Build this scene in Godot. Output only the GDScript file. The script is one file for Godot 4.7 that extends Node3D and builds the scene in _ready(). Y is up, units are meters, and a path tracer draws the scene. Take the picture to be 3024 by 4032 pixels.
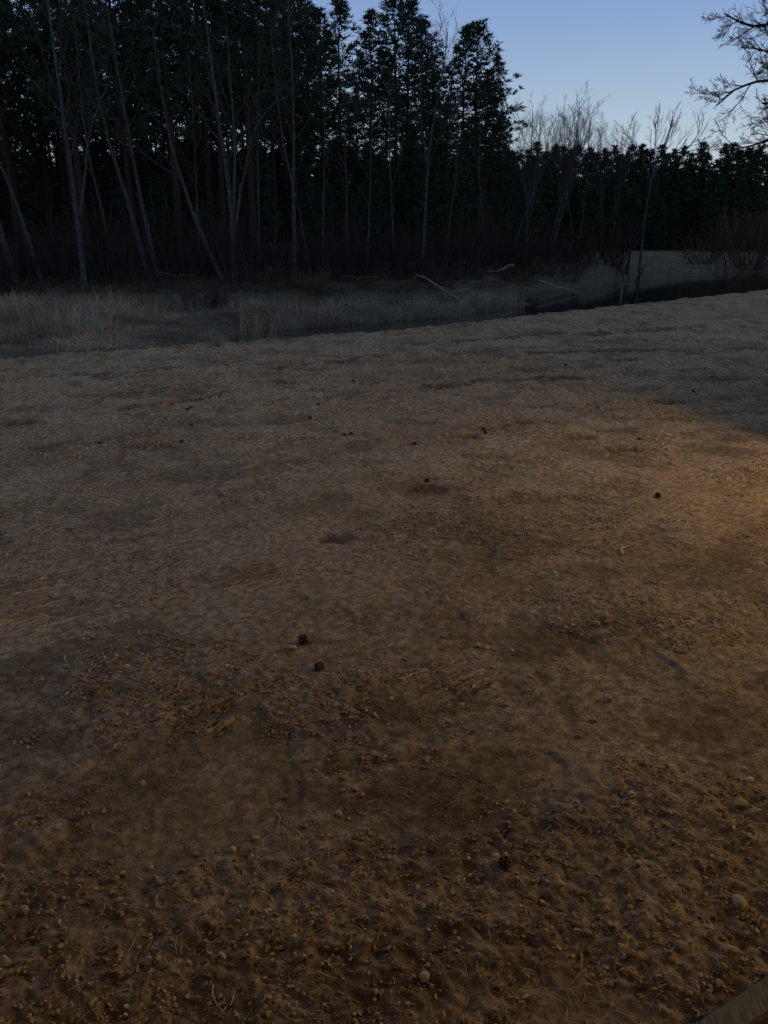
extends Node3D
# Dusk on a sandy river bank: churned sand, a narrow river, reeds, bare alders and a dark pine stand.

const WATER_Y := -0.5
var rng := RandomNumberGenerator.new()
var M := {}
var taken := {}
var nbig: FastNoiseLite
var nmid: FastNoiseLite
var nfine: FastNoiseLite
var ncrumb: FastNoiseLite
var nmask: FastNoiseLite
var nslab: FastNoiseLite
var ntone: FastNoiseLite

# ------------------------------------------------------------------ mesh building
class MB:
	var v := PackedVector3Array()
	var n := PackedVector3Array()
	var c := PackedColorArray()
	var ix := PackedInt32Array()
	var tint := Color(1, 1, 1)
	var tinted := false
	func vert(p: Vector3, nn: Vector3) -> int:
		v.append(p); n.append(nn)
		if tinted: c.append(tint)
		return v.size() - 1
	func tri(a: Vector3, b: Vector3, d: Vector3) -> void:
		var nn := (d - a).cross(b - a).normalized()
		var k := vert(a, nn); vert(b, nn); vert(d, nn)
		ix.append(k); ix.append(k + 1); ix.append(k + 2)
	func quad(a: Vector3, b: Vector3, d: Vector3, e: Vector3) -> void:
		tri(a, b, d); tri(a, d, e)
	func tube(pts: PackedVector3Array, rad: PackedFloat32Array, sides: int, closed := true) -> void:
		var first := v.size()
		var side := Vector3.ZERO
		for k in pts.size():
			var d := (pts[mini(k + 1, pts.size() - 1)] - pts[maxi(k - 1, 0)]).normalized()
			if side == Vector3.ZERO:
				side = d.cross(Vector3(0.31, 0.17, 0.93)).normalized()
			side = (side - d * side.dot(d)).normalized()
			var up := d.cross(side)
			for s in sides:
				var a := TAU * s / sides
				var nn := side * cos(a) + up * sin(a)
				vert(pts[k] + nn * rad[k], nn)
		for k in pts.size() - 1:
			for s in sides:
				var a := first + k * sides + s
				var b := first + k * sides + (s + 1) % sides
				ix.append_array([a, a + sides, b, b, a + sides, b + sides])
		if closed:
			for e in [0, pts.size() - 1]:
				var d: Vector3 = (pts[1] - pts[0]).normalized() * -1.0 if e == 0 else (pts[e] - pts[e - 1]).normalized()
				var k0 := vert(pts[e], d)
				for s in sides: vert(v[first + e * sides + s], d)
				for s in sides:
					var p := k0 + 1 + s
					var q := k0 + 1 + (s + 1) % sides
					if e == 0: ix.append_array([k0, p, q])
					else: ix.append_array([k0, q, p])
	func box(t: Transform3D, size: Vector3, bevel := 0.0) -> void:
		var h := size * 0.5
		var b := minf(bevel, minf(h.x, minf(h.y, h.z)) * 0.8)
		var hi := h - Vector3.ONE * b
		if b <= 0.0:
			for ax in 3:
				for s in [-1.0, 1.0]:
					face(t, h, ax, s, h)
			return
		for ax in 3:
			for s in [-1.0, 1.0]:
				face(t, h, ax, s, hi)
		# bevel strips
		for ax in 3:
			var a1 := (ax + 1) % 3
			var a2 := (ax + 2) % 3
			for s1 in [-1.0, 1.0]:
				for s2 in [-1.0, 1.0]:
					var p := Vector3.ZERO; var q := Vector3.ZERO
					p[a1] = s1 * h[a1]; p[a2] = s2 * hi[a2]
					q[a1] = s1 * hi[a1]; q[a2] = s2 * h[a2]
					var p0 := p; var p1 := p; var q0 := q; var q1 := q
					p0[ax] = -hi[ax]; p1[ax] = hi[ax]; q0[ax] = -hi[ax]; q1[ax] = hi[ax]
					var nn := Vector3.ZERO
					nn[a1] = s1; nn[a2] = s2
					flat4(t, p0, p1, q1, q0, nn.normalized())
		for sx in [-1.0, 1.0]:
			for sy in [-1.0, 1.0]:
				for sz in [-1.0, 1.0]:
					var s := Vector3(sx, sy, sz)
					var a := t * (s * Vector3(h.x, hi.y, hi.z))
					var d := t * (s * Vector3(hi.x, h.y, hi.z))
					var e := t * (s * Vector3(hi.x, hi.y, h.z))
					if sx * sy * sz > 0: tri(a, e, d)
					else: tri(a, d, e)
	func face(t: Transform3D, h: Vector3, ax: int, s: float, inset: Vector3) -> void:
		var a1 := (ax + 1) % 3
		var a2 := (ax + 2) % 3
		var p := [Vector3.ZERO, Vector3.ZERO, Vector3.ZERO, Vector3.ZERO]
		var sg := [[-1, -1], [1, -1], [1, 1], [-1, 1]]
		for k in 4:
			p[k][ax] = s * h[ax]; p[k][a1] = sg[k][0] * inset[a1]; p[k][a2] = sg[k][1] * inset[a2]
		var nn := Vector3.ZERO
		nn[ax] = s
		flat4(t, p[0], p[1], p[2], p[3], nn)
	func flat4(t: Transform3D, a: Vector3, b: Vector3, d: Vector3, e: Vector3, nn: Vector3) -> void:
		var wn := (t.basis * nn).normalized()
		var k := vert(t * a, wn); vert(t * b, wn); vert(t * d, wn); vert(t * e, wn)
		if (d - a).cross(b - a).dot(nn) > 0: ix.append_array([k, k + 1, k + 2, k, k + 2, k + 3])
		else: ix.append_array([k, k + 2, k + 1, k, k + 3, k + 2])
	func mesh(m: Material, boughs: MB = null, bough_material: Material = null) -> ArrayMesh:
		var arr := []
		arr.resize(Mesh.ARRAY_MAX)
		arr[Mesh.ARRAY_VERTEX] = v
		arr[Mesh.ARRAY_NORMAL] = n
		if tinted: arr[Mesh.ARRAY_COLOR] = c
		arr[Mesh.ARRAY_INDEX] = ix
		var am := ArrayMesh.new()
		am.add_surface_from_arrays(Mesh.PRIMITIVE_TRIANGLES, arr)
		am.surface_set_material(0, m)
		if boughs:
			var more := []
			more.resize(Mesh.ARRAY_MAX)
			more[Mesh.ARRAY_VERTEX] = boughs.v
			more[Mesh.ARRAY_NORMAL] = boughs.n
			more[Mesh.ARRAY_INDEX] = boughs.ix
			am.add_surface_from_arrays(Mesh.PRIMITIVE_TRIANGLES, more)
			am.surface_set_material(1, bough_material)
		return am

func numbered(called: String) -> String:
	if not taken.has(called):
		taken[called] = 0
		return called
	taken[called] += 1
	return "%s_%03d" % [called, taken[called]]

func part(called: String, m: Mesh, parent: Node, t := Transform3D()) -> MeshInstance3D:
	var o := MeshInstance3D.new()
	o.name = called if parent != self else numbered(called)
	o.mesh = m
	o.transform = t
	parent.add_child(o, true)
	return o

func tag(o: Node, label: String, category: String, group := "", kind := "") -> Node:
	if label: o.set_meta("label", label)
	if category: o.set_meta("category", category)
	if group: o.set_meta("group", group)
	if kind: o.set_meta("kind", kind)
	return o

func base(called: String, at: Vector3, turn := 0.0) -> Node3D:
	var o := Node3D.new()
	o.name = numbered(called)
	add_child(o)
	o.position = at
	o.rotation.y = turn
	return o

func copy_of(o: Node3D, called: String, at: Vector3, turn: float, scl: Vector3) -> Node3D:
	var r: Node3D = o.duplicate()
	r.name = numbered(called)
	add_child(r)
	r.transform = Transform3D(Basis(Vector3.UP, turn).scaled_local(scl), at)
	return r

func scatter(called: String, m: Mesh, xf: Array, label: String, category: String, tints: Array = [], parent: Node = self) -> MultiMeshInstance3D:
	var mm := MultiMesh.new()
	mm.transform_format = MultiMesh.TRANSFORM_3D
	mm.use_colors = tints.size() > 0
	mm.mesh = m
	mm.instance_count = xf.size()
	for k in xf.size():
		mm.set_instance_transform(k, xf[k])
		if tints.size() > 0: mm.set_instance_color(k, tints[k])
	var o := MultiMeshInstance3D.new()
	o.multimesh = mm
	o.name = numbered(called) if parent == self else called
	parent.add_child(o, true)
	tag(o, label, category, "", "stuff")
	return o

func noise(sd: int, freq: float, octaves := 2, kind := FastNoiseLite.TYPE_SIMPLEX_SMOOTH) -> FastNoiseLite:
	var f := FastNoiseLite.new()
	f.seed = sd; f.noise_type = kind; f.frequency = freq
	f.fractal_type = FastNoiseLite.FRACTAL_FBM if octaves > 1 else FastNoiseLite.FRACTAL_NONE
	f.fractal_octaves = octaves
	return f

func tex(sd: int, freq: float, octaves: int, lo: Color, hi: Color, size := 512, normal := 0.0, kind := FastNoiseLite.TYPE_SIMPLEX, crisp := 0.35, gain := 0.5) -> NoiseTexture2D:
	var t := NoiseTexture2D.new()
	t.width = size; t.height = size; t.seamless = true
	t.noise = noise(sd, freq, octaves, kind)
	t.noise.fractal_gain = gain
	if normal > 0.0:
		t.as_normal_map = true; t.bump_strength = normal
	else:
		var g := Gradient.new()
		g.offsets = PackedFloat32Array([0.5 - crisp, 0.5 + crisp])
		g.colors = PackedColorArray([lo, hi])
		t.color_ramp = g
	return t

func lin(r: float, g: float, b: float) -> Color:
	return Color(r, g, b).linear_to_srgb()

func mat(called: String, col: Color, rough := 0.9, extra := {}) -> StandardMaterial3D:
	var m := StandardMaterial3D.new()
	m.resource_name = called
	m.albedo_color = col
	m.roughness = rough
	m.metallic_specular = 0.3
	for k in extra: m.set(k, extra[k])
	M[called] = m
	return m

# ------------------------------------------------------------------ terrain
# where the sand ends towards the river, the far edge of the near channel, and the back channel, as z over x
const EDGE := [[-200.0, 40.0], [-40.0, 2.0], [-12.0, -7.4], [-5.5, -11.2], [-4.5, -12.0], [-3.1, -12.8], [-1.5, -13.75], [0.0, -14.85], [1.65, -16.4], [4.1, -18.8], [8.3, -22.95], [13.5, -28.1], [20.0, -33.5], [40.0, -44.0], [200.0, -90.0]]
const SPIT := [[-200.0, -19.0], [-2.6, -19.4], [0.0, -21.3], [2.2, -23.2], [4.85, -27.2], [8.45, -33.0], [13.8, -42.5], [23.3, -52.0], [45.0, -60.0], [200.0, -110.0]]
const BACK := [[-200.0, -40.0], [-25.0, -27.0], [-12.0, -25.4], [-5.0, -25.9], [-1.7, -26.9], [1.2, -28.4], [4.7, -31.8], [9.2, -36.4], [13.0, -43.0], [23.0, -54.5], [45.0, -66.0], [200.0, -120.0]]
# churned tracks: centre x, z, direction of the ridges, half length, half breadth, spacing
const TRACKS := [[-1.78, -3.3, -0.6, 0.30, 0.40, 0.036], [-0.70, -2.36, -0.66, 0.17, 0.17, 0.033], [-0.62, -3.6, -0.5, 0.24, 0.2, 0.034], [0.24, -2.58, -0.66, 0.2, 0.17, 0.03], [-1.75, -2.55, -0.6, 0.2, 0.2, 0.036]]
const RUTS := [[-3.05, -8.4, -2.5, -8.75, 0.05, 0.022], [-2.6, -7.6, -1.75, -8.4, 0.06, 0.028], [-1.45, -10.3, 0.0, -11.45, 0.10, 0.03], [2.2, -11.7, 4.05, -11.95, 0.12, 0.035], [-4.6, -9.3, -2.9, -10.2, 0.1, 0.03], [1.2, -13.2, 3.2, -14.4, 0.14, 0.035], [3.6, -14.0, 6.2, -15.6, 0.16, 0.04], [0.5, -8.9, 2.4, -9.5, 0.09, 0.025], [5.2, -12.2, 7.2, -12.6, 0.14, 0.04]]
const PITS := [[0.66, -6.43, 0.19, 0.09, 0.07], [1.29, -6.98, 0.12, 0.08, 0.07], [1.12, -6.93, 0.08, 0.06, 0.05], [1.63, -6.4, 0.17, 0.08, 0.06], [1.93, -6.06, 0.15, 0.08, 0.05], [0.28, -4.98, 0.16, 0.1, 0.022], [-0.27, -4.06, 0.1, 0.07, 0.016], [1.95, -10.0, 0.3, 0.12, 0.06], [3.4, -11.0, 0.35, 0.14, 0.06], [5.6, -13.4, 0.4, 0.16, 0.07], [4.3, -9.4, 0.3, 0.12, 0.05], [-1.2, -9.2, 0.2, 0.1, 0.05], [-3.4, -7.0, 0.2, 0.1, 0.05], [3.0, -8.0, 0.2, 0.1, 0.05], [0.5, -11.2, 0.25, 0.12, 0.05]]
# boot prints: x, z, heading
const PRINTS := [[0.86, -2.76, 1.3], [1.08, -2.70, 1.1], [-0.91, -3.25, -0.9], [-1.30, -2.50, -0.9], [-1.08, -2.42, -0.8], [-0.76, -3.92, -0.9], [-0.10, -2.20, 0.9], [0.35, -3.95, -1.0], [-0.36, -1.62, -0.9], [0.28, -1.52, 0.2], [1.02, -1.95, 1.2], [0.10, -3.2, 0.7]]

func on(line: Array, x: float) -> float:
	for k in line.size() - 1:
		if x <= line[k + 1][0]:
			var t: float = (x - line[k][0]) / (line[k + 1][0] - line[k][0])
			return lerpf(line[k][1], line[k + 1][1], t)
	return line[-1][1]

func land(x: float, z: float) -> float:
	var e := on(EDGE, x) + nmid.get_noise_2d(x * 0.5, 3.0) * 0.25
	if z > e + 3.0:
		return 0.0
	var s := on(SPIT, x)
	var b := on(BACK, x)
	var w := nmid.get_noise_2d(x * 0.35, z * 0.35)
	var closing := smoothstep(-4.4, -2.4, x)
	var past := smoothstep(0.0, 5.0, e - z)
	var y := -0.2 * past - 0.2 * closing * past
	y += 0.05 * w * past
	# near channel
	var carve := smoothstep(0.0, 1.5, e - z) * smoothstep(-0.9, 0.3, z - s + 0.35 * w) * closing
	y = lerpf(y, -0.95, carve)
	# beyond the back channel
	var beyond := smoothstep(0.8, 3.0, b - z)
	var right := smoothstep(10.0, 20.0, x - 0.1 * (-z - 40.0))
	var far := lerpf(0.18 + 0.25 * smoothstep(34.0, 46.0, -z), -0.15 + 0.45 * smoothstep(45.0, 120.0, -z), right)
	y = lerpf(y, far + 0.12 * w, beyond)
	y = lerpf(y, -0.85, smoothstep(2.9, 2.1, absf(z - b - 1.3 + 0.5 * w)))
	return y

func relief(x: float, z: float) -> float:
	var d := -z
	var e := on(EDGE, x)
	var fade := smoothstep(1.0, -0.2, e - z)
	if fade <= 0.0 or z > 0.5:
		return 0.0
	var m := smoothstep(-0.05, 0.32, nmask.get_noise_2d(x, z))
	var far := smoothstep(5.0, 10.0, d)
	var y := nbig.get_noise_2d(x, z) * 0.025 + nmid.get_noise_2d(x, z) * (0.011 + 0.032 * far)
	var q := nslab.get_noise_2d(x, z)
	y += 0.007 * smoothstep(0.05, 0.11, q + 0.02 * m + 0.04 * nfine.get_noise_2d(x, z))
	var f := nfine.get_noise_2d(x, z)
	y += f * (0.003 + 0.006 * m + 0.022 * far)
	if d < 7.0:
		y += -ncrumb.get_noise_2d(x, z) * (0.002 + 0.014 * m) * smoothstep(5.0, 2.5, d)
		for t in TRACKS:
			var dx: float = x - t[0]
			var dz: float = z - t[1]
			var u: float = dx * cos(t[2]) + dz * sin(t[2])
			var v: float = -dx * sin(t[2]) + dz * cos(t[2])
			if absf(u) < t[3] and absf(v) < t[4]:
				var win: float = smoothstep(1.0, 0.75, absf(u) / t[3] + 0.25 * f) * smoothstep(1.0, 0.8, absf(v) / t[4])
				y += win * 0.003 * (sin(TAU * (v / t[5] + 0.25 * f)) - 0.3) * (0.75 + 0.6 * f)
		for t in PRINTS:
			var dx: float = x - t[0]
			var dz: float = z - t[1]
			var u: float = (dx * cos(t[2]) + dz * sin(t[2])) / 0.15
			if absf(u) < 1.4:
				var v: float = (-dx * sin(t[2]) + dz * cos(t[2])) / (0.075 - 0.012 * cos(u * 2.6) + 0.025 * f)
				var r := pow(pow(absf(u), 3.0) + pow(absf(v), 3.0), 1.0 / 3.0)
				if r < 1.5:
					y += -0.005 * smoothstep(1.15, 0.75, r + 0.5 * f) + 0.001 * smoothstep(0.95, 1.1, r) * smoothstep(1.5, 1.15, r)
	for t in PITS:
		var u: float = (x - t[0]) / t[2]
		var v: float = (z - t[1]) / t[3]
		if absf(u) < 2.0 and absf(v) < 2.0:
			var r := sqrt(u * u + v * v) + 0.35 * f
			y += -t[4] * smoothstep(1.05, 0.6, r) + t[4] * 0.35 * smoothstep(0.9, 1.15, r) * smoothstep(1.9, 1.2, r)
	if d > 6.0 and d < 18.0:
		for t in RUTS:
			var a := Vector2(t[0], t[1])
			var ab := Vector2(t[2], t[3]) - a
			var k := clampf((Vector2(x, z) - a).dot(ab) / ab.length_squared(), 0.0, 1.0)
			var r: float = Vector2(x, z).distance_to(a + ab * k) / t[4] + 0.5 * f
			if r < 2.5:
				y += -t[5] * smoothstep(1.0, 0.4, r) + t[5] * 0.6 * smoothstep(0.9, 1.3, r) * smoothstep(2.4, 1.4, r)
	return y * fade

func hgt(x: float, z: float) -> float:
	return land(x, z) + relief(x, z)

func spread(lo: float, hi: float, growth: float) -> PackedFloat32Array:
	var out := PackedFloat32Array()
	var a := lo
	while a < hi:
		out.append(a)
		a += a * growth
	return out

func build_ground() -> void:
	var xs := PackedFloat32Array()
	var half := PackedFloat32Array()
	var a := 0.0
	while a < 1.7:
		half.append(a); a += 0.0085
	half.append_array(spread(1.7, 9.0, 0.0068))
	half.append_array(spread(9.0, 40.0, 0.016))
	half.append_array(spread(40.0, 230.0, 0.09))
	for k in range(half.size() - 1, 0, -1): xs.append(-half[k])
	xs.append_array(half)
	var zs := PackedFloat32Array([12.0, 6.0, 3.0, 1.5, 0.8, 0.3, 0.0, -0.2, -0.4, -0.55, -0.68, -0.78])
	for q in spread(0.85, 15.0, 0.0066): zs.append(-q)
	for q in spread(15.0, 60.0, 0.013): zs.append(-q)
	for q in spread(60.0, 420.0, 0.07): zs.append(-q)
	var w := xs.size()
	var h := zs.size()
	var v := PackedVector3Array(); v.resize(w * h)
	var c := PackedColorArray(); c.resize(w * h)
	for j in h:
		var z := zs[j]
		for i in w:
			var x := xs[i]
			v[j * w + i] = Vector3(x, hgt(x, z), z)
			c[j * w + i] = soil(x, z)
	var n := PackedVector3Array(); n.resize(w * h)
	for j in h:
		var j0 := maxi(j - 1, 0)
		var j1 := mini(j + 1, h - 1)
		for i in w:
			var ddx := v[j * w + mini(i + 1, w - 1)] - v[j * w + maxi(i - 1, 0)]
			var ddz := v[j0 * w + i] - v[j1 * w + i]
			n[j * w + i] = ddz.cross(ddx).normalized()
	var ix := PackedInt32Array(); ix.resize((w - 1) * (h - 1) * 6)
	var p := 0
	for j in h - 1:
		for i in w - 1:
			var q := j * w + i
			ix[p] = q; ix[p + 1] = q + w; ix[p + 2] = q + 1
			ix[p + 3] = q + 1; ix[p + 4] = q + w; ix[p + 5] = q + w + 1
			p += 6
	var arr := []
	arr.resize(Mesh.ARRAY_MAX)
	arr[Mesh.ARRAY_VERTEX] = v; arr[Mesh.ARRAY_NORMAL] = n; arr[Mesh.ARRAY_COLOR] = c; arr[Mesh.ARRAY_INDEX] = ix
	var am := ArrayMesh.new()
	am.add_surface_from_arrays(Mesh.PRIMITIVE_TRIANGLES, arr)
	am.surface_set_material(0, M.sand)
	var gnd := part("ground", am, self)
	tread_ridges(gnd)
	tag(gnd, "churned brown sand sloping towards the river and the dark forest floor", "ground", "", "structure")

# raised bars of soil that a tracked machine left, each one a piece of the ground
func tread_ridges(gnd: Node) -> void:
	var r := RandomNumberGenerator.new()
	r.seed = 63
	for t in TRACKS:
		if t[1] < -4.6: continue
		var dir := Vector2(cos(t[2]), sin(t[2]))
		var across := Vector2(-sin(t[2]), cos(t[2]))
		var many := int(2.0 * t[4] / t[5])
		for k in many:
			var v: float = -t[4] + (k + 0.5) * t[5]
			var u0: float = -t[3] * r.randf_range(0.45, 1.0)
			var stop: float = t[3] * r.randf_range(0.45, 1.0)
			while u0 < stop - 0.03:
				var u1 := minf(stop, u0 + r.randf_range(0.05, 0.3))
				if r.randf() > 0.12 + 0.5 * pow(absf(v) / t[4], 2.0):
					var mb := MB.new()
					mb.tinted = true
					var n := maxi(4, int((u1 - u0) / 0.012))
					var pts := PackedVector3Array(); var rad := PackedFloat32Array()
					var tone := r.randf_range(0.8, 1.1)
					mb.tint = soil(t[0] + dir.x * u0 + across.x * v, t[1] + dir.y * u0 + across.y * v) * tone * 1.1
					for i in n + 1:
						var c: Vector2 = Vector2(t[0], t[1]) + dir * lerpf(u0, u1, i / float(n)) + across * (v + r.randf_range(-0.002, 0.002) + 0.006 * nfine.get_noise_2d(k * 3.0, i * 0.04))
						var rr: float = t[5] * 0.36 * r.randf_range(0.8, 1.15) * (0.45 if i == 0 or i == n else 1.0)
						pts.append(Vector3(c.x, hgt(c.x, c.y) - rr * 0.38, c.y)); rad.append(rr * 1.1)
					mb.tube(pts, rad, 8, false)
					for i in mb.v.size():
						var w := Vector3(r.randf_range(-1, 1), r.randf_range(-1, 1), r.randf_range(-1, 1))
						mb.v[i] += w * t[5] * 0.07
						mb.n[i] = (mb.n[i] + w * 0.55).normalized()
					part("tread_ridge", mb.mesh(M.clod), gnd)
				u0 = u1 + r.randf_range(0.003, 0.03)

func soil(x: float, z: float) -> Color:
	var e := on(EDGE, x)
	var t := ntone.get_noise_2d(x, z)
	var f := nmid.get_noise_2d(x * 1.7 + 40.0, z * 1.7)
	var sand := Color(0.40, 0.282, 0.17)
	var damp := Color(0.205, 0.135, 0.073)
	var red := Color(0.32, 0.205, 0.115)
	var col := sand.lerp(damp, clampf(0.36 + 0.8 * t + 0.7 * f, 0.0, 1.0))
	col = col.lerp(red, clampf(0.15 + 0.8 * nbig.get_noise_2d(x * 0.6 + 9.0, z * 0.6), 0.0, 0.6))
	col = col.lerp(Color(0.42, 0.295, 0.195), 0.55 * smoothstep(0.04, 0.12, nslab.get_noise_2d(x, z)))
	col = col * (1.0 + (0.14 + 0.18 * smoothstep(4.0, 8.0, -z)) * nfine.get_noise_2d(x, z))
	# freshly broken, damper earth: ragged patches, along the ruts and round the holes
	var broken := smoothstep(0.20, 0.34, nmid.get_noise_2d(x * 0.55 + 7.0, z * 0.9) + 0.45 * nfine.get_noise_2d(x * 0.6, z * 0.6)) * 0.5
	if z < -4.0 and z > -19.0:
		for q in RUTS:
			var ab := Vector2(q[2] - q[0], q[3] - q[1])
			var kk := clampf((Vector2(x - q[0], z - q[1])).dot(ab) / ab.length_squared(), 0.0, 1.0)
			var dd: float = Vector2(x - q[0], z - q[1]).distance_to(ab * kk) / q[4]
			broken = maxf(broken, 0.9 * smoothstep(1.5, 0.7, dd + 1.1 * f + 0.6 * nfine.get_noise_2d(x, z)))
		for q in PITS:
			var dd := Vector2((x - q[0]) / q[2], (z - q[1]) / q[3]).length()
			broken = maxf(broken, 0.9 * smoothstep(1.2, 0.7, dd + 0.5 * nfine.get_noise_2d(x, z)))
	col = col.lerp(Color(0.125, 0.075, 0.045), broken)
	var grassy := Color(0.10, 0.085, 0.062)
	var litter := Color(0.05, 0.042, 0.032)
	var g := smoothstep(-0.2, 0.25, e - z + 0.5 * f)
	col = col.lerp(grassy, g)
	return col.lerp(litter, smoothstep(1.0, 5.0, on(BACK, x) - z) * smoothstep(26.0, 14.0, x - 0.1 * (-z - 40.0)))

# ------------------------------------------------------------------ stones, cones, sticks
func stone_mesh(sd: int, rough: float, squash: Vector3, m: Material, sub := 1, flat := false) -> ArrayMesh:
	var r := RandomNumberGenerator.new()
	r.seed = sd
	var g := (1.0 + sqrt(5.0)) / 2.0
	var p := PackedVector3Array([Vector3(-1, g, 0), Vector3(1, g, 0), Vector3(-1, -g, 0), Vector3(1, -g, 0), Vector3(0, -1, g), Vector3(0, 1, g), Vector3(0, -1, -g), Vector3(0, 1, -g), Vector3(g, 0, -1), Vector3(g, 0, 1), Vector3(-g, 0, -1), Vector3(-g, 0, 1)])
	var f := [[0, 11, 5], [0, 5, 1], [0, 1, 7], [0, 7, 10], [0, 10, 11], [1, 5, 9], [5, 11, 4], [11, 10, 2], [10, 7, 6], [7, 1, 8], [3, 9, 4], [3, 4, 2], [3, 2, 6], [3, 6, 8], [3, 8, 9], [4, 9, 5], [2, 4, 11], [6, 2, 10], [8, 6, 7], [9, 8, 1]]
	for k in p.size(): p[k] = p[k].normalized()
	for s in sub:
		var seen := {}
		var nf := []
		for q in f:
			var mid := []
			for e in 3:
				var a: int = q[e]
				var b: int = q[(e + 1) % 3]
				var key := Vector2i(mini(a, b), maxi(a, b))
				if not seen.has(key):
					p.append((p[a] + p[b]).normalized())
					seen[key] = p.size() - 1
				mid.append(seen[key])
			nf.append_array([[q[0], mid[0], mid[2]], [q[1], mid[1], mid[0]], [q[2], mid[2], mid[1]], [mid[0], mid[1], mid[2]]])
		f = nf
	# cut by random planes for faces, then jitter
	for k in 7:
		var d := Vector3(r.randf_range(-1, 1), r.randf_range(-1, 1), r.randf_range(-1, 1)).normalized()
		var cut := r.randf_range(1.0 - rough * 1.2, 1.0)
		for i in p.size():
			var over := p[i].dot(d) - cut
			if over > 0: p[i] -= d * over * 0.9
	for i in p.size(): p[i] = p[i] * (1.0 + r.randf_range(-rough, rough) * 0.25) * squash * 0.5
	var mb := MB.new()
	if flat:
		for q in f: mb.tri(p[q[0]], p[q[2]], p[q[1]])
		return mb.mesh(m)
	var nn := PackedVector3Array(); nn.resize(p.size())
	for q in f:
		var fn := (p[q[1]] - p[q[0]]).cross(p[q[2]] - p[q[0]])
		for e in 3: nn[q[e]] += fn
	for i in p.size(): mb.vert(p[i], nn[i].normalized())
	for q in f: mb.ix.append_array([q[0], q[2], q[1]])
	return mb.mesh(m)

func cone_meshes(sd: int, open: float) -> Array:
	var r := RandomNumberGenerator.new()
	r.seed = sd
	var core := MB.new()
	var pts := PackedVector3Array(); var rad := PackedFloat32Array()
	for k in 8:
		var t := k / 7.0
		pts.append(Vector3(0, t * 1.1, 0)); rad.append(0.02 + 0.24 * sin(PI * pow(t, 0.75)) )
	core.tube(pts, rad, 10)
	var sc := MB.new()
	var tip := MB.new()
	var count := 58
	for k in count:
		var t := (k + 0.5) / count
		var a := k * 2.39996
		var out := Vector3(cos(a), 0, sin(a))
		var lift := lerpf(-0.35, 1.15, t) + r.randf_range(-0.1, 0.1)
		var d := (out * cos(lift) * open + Vector3.UP * sin(lift)).normalized()
		var rr := 0.08 + 0.17 * sin(PI * pow(t, 0.75))
		var ln := (0.34 * sin(PI * pow(clampf(t * 0.9 + 0.06, 0, 1), 0.8)) + 0.1) * r.randf_range(0.9, 1.1)
		var p := Vector3(0, t * 1.02 + 0.02, 0) + out * rr
		var side := Vector3.UP.cross(out).normalized()
		var up := d.cross(side).normalized() * -1.0
		var w := 0.085 + 0.03 * sin(PI * t)
		var th := up * 0.03
		var e := p + d * ln
		sc.quad(p - side * w * 0.5 + th, p + side * w * 0.5 + th, e + side * w + th, e - side * w + th)
		sc.quad(p - side * w * 0.5 - th, e - side * w - th, e + side * w - th, p + side * w * 0.5 - th)
		sc.quad(e - side * w + th, e + side * w + th, e + side * w - th, e - side * w - th)
		sc.quad(p - side * w * 0.5 + th, e - side * w + th, e - side * w - th, p - side * w * 0.5 - th)
		sc.quad(p + side * w * 0.5 + th, p + side * w * 0.5 - th, e + side * w - th, e + side * w + th)
		var q := e + d * 0.012
		tip.tri(q - side * w * 0.8 + th, q + side * w * 0.8 + th, q + d * 0.05 + up * 0.02)
		tip.tri(q - side * w * 0.8 - th, q + d * 0.05 + up * 0.02, q + side * w * 0.8 - th)
		tip.tri(q - side * w * 0.8 + th, q + d * 0.05 + up * 0.02, q - side * w * 0.8 - th)
		tip.tri(q + side * w * 0.8 + th, q + side * w * 0.8 - th, q + d * 0.05 + up * 0.02)
	return [core.mesh(M.cone_core), sc.mesh(M.cone), tip.mesh(M.cone_tip)]

func stick(a: Vector3, b: Vector3, r: float, bend: float, sd: int, m: Material, fork := false) -> ArrayMesh:
	var g := RandomNumberGenerator.new()
	g.seed = sd
	var mb := MB.new()
	var pts := PackedVector3Array(); var rad := PackedFloat32Array()
	var side := (b - a).cross(Vector3.UP).normalized()
	for k in 8:
		var t := k / 7.0
		var p := a.lerp(b, t) + side * (sin(PI * t) * bend + g.randf_range(-0.06, 0.06) * a.distance_to(b) * (0.0 if k == 0 else 0.5))
		p.y = maxf(p.y, -0.002) + 0.004 * sin(PI * t)
		pts.append(p); rad.append(r * (1.0 - 0.55 * t))
	mb.tube(pts, rad, 5)
	if fork:
		var p0 := pts[4]
		var d := (b - a).rotated(Vector3.UP, g.randf_range(0.4, 0.9)) * 0.35
		mb.tube(PackedVector3Array([p0, p0 + d * 0.5 + Vector3(0, 0.004, 0), p0 + d]), PackedFloat32Array([r * 0.6, r * 0.5, r * 0.25]), 5)
	return mb.mesh(m)

# ------------------------------------------------------------------ plants
func rdir(r: RandomNumberGenerator) -> Vector3:
	var d := Vector3(r.randf_range(-1, 1), r.randf_range(-1, 1), r.randf_range(-1, 1))
	return d.normalized() if d.length() > 0.01 else Vector3.UP

func tuft(mb: MB, r: RandomNumberGenerator, p: Vector3, d: Vector3, ln: float, w: float, count: int) -> void:
	for k in count:
		var q := (d + rdir(r) * 0.95).normalized()
		var s := q.cross(rdir(r)).normalized() * w
		var e := p + q * ln * r.randf_range(0.7, 1.1)
		var mid := p.lerp(e, 0.45)
		mb.tri(p, mid + s, e)
		mb.tri(p, e, mid - s)

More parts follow.
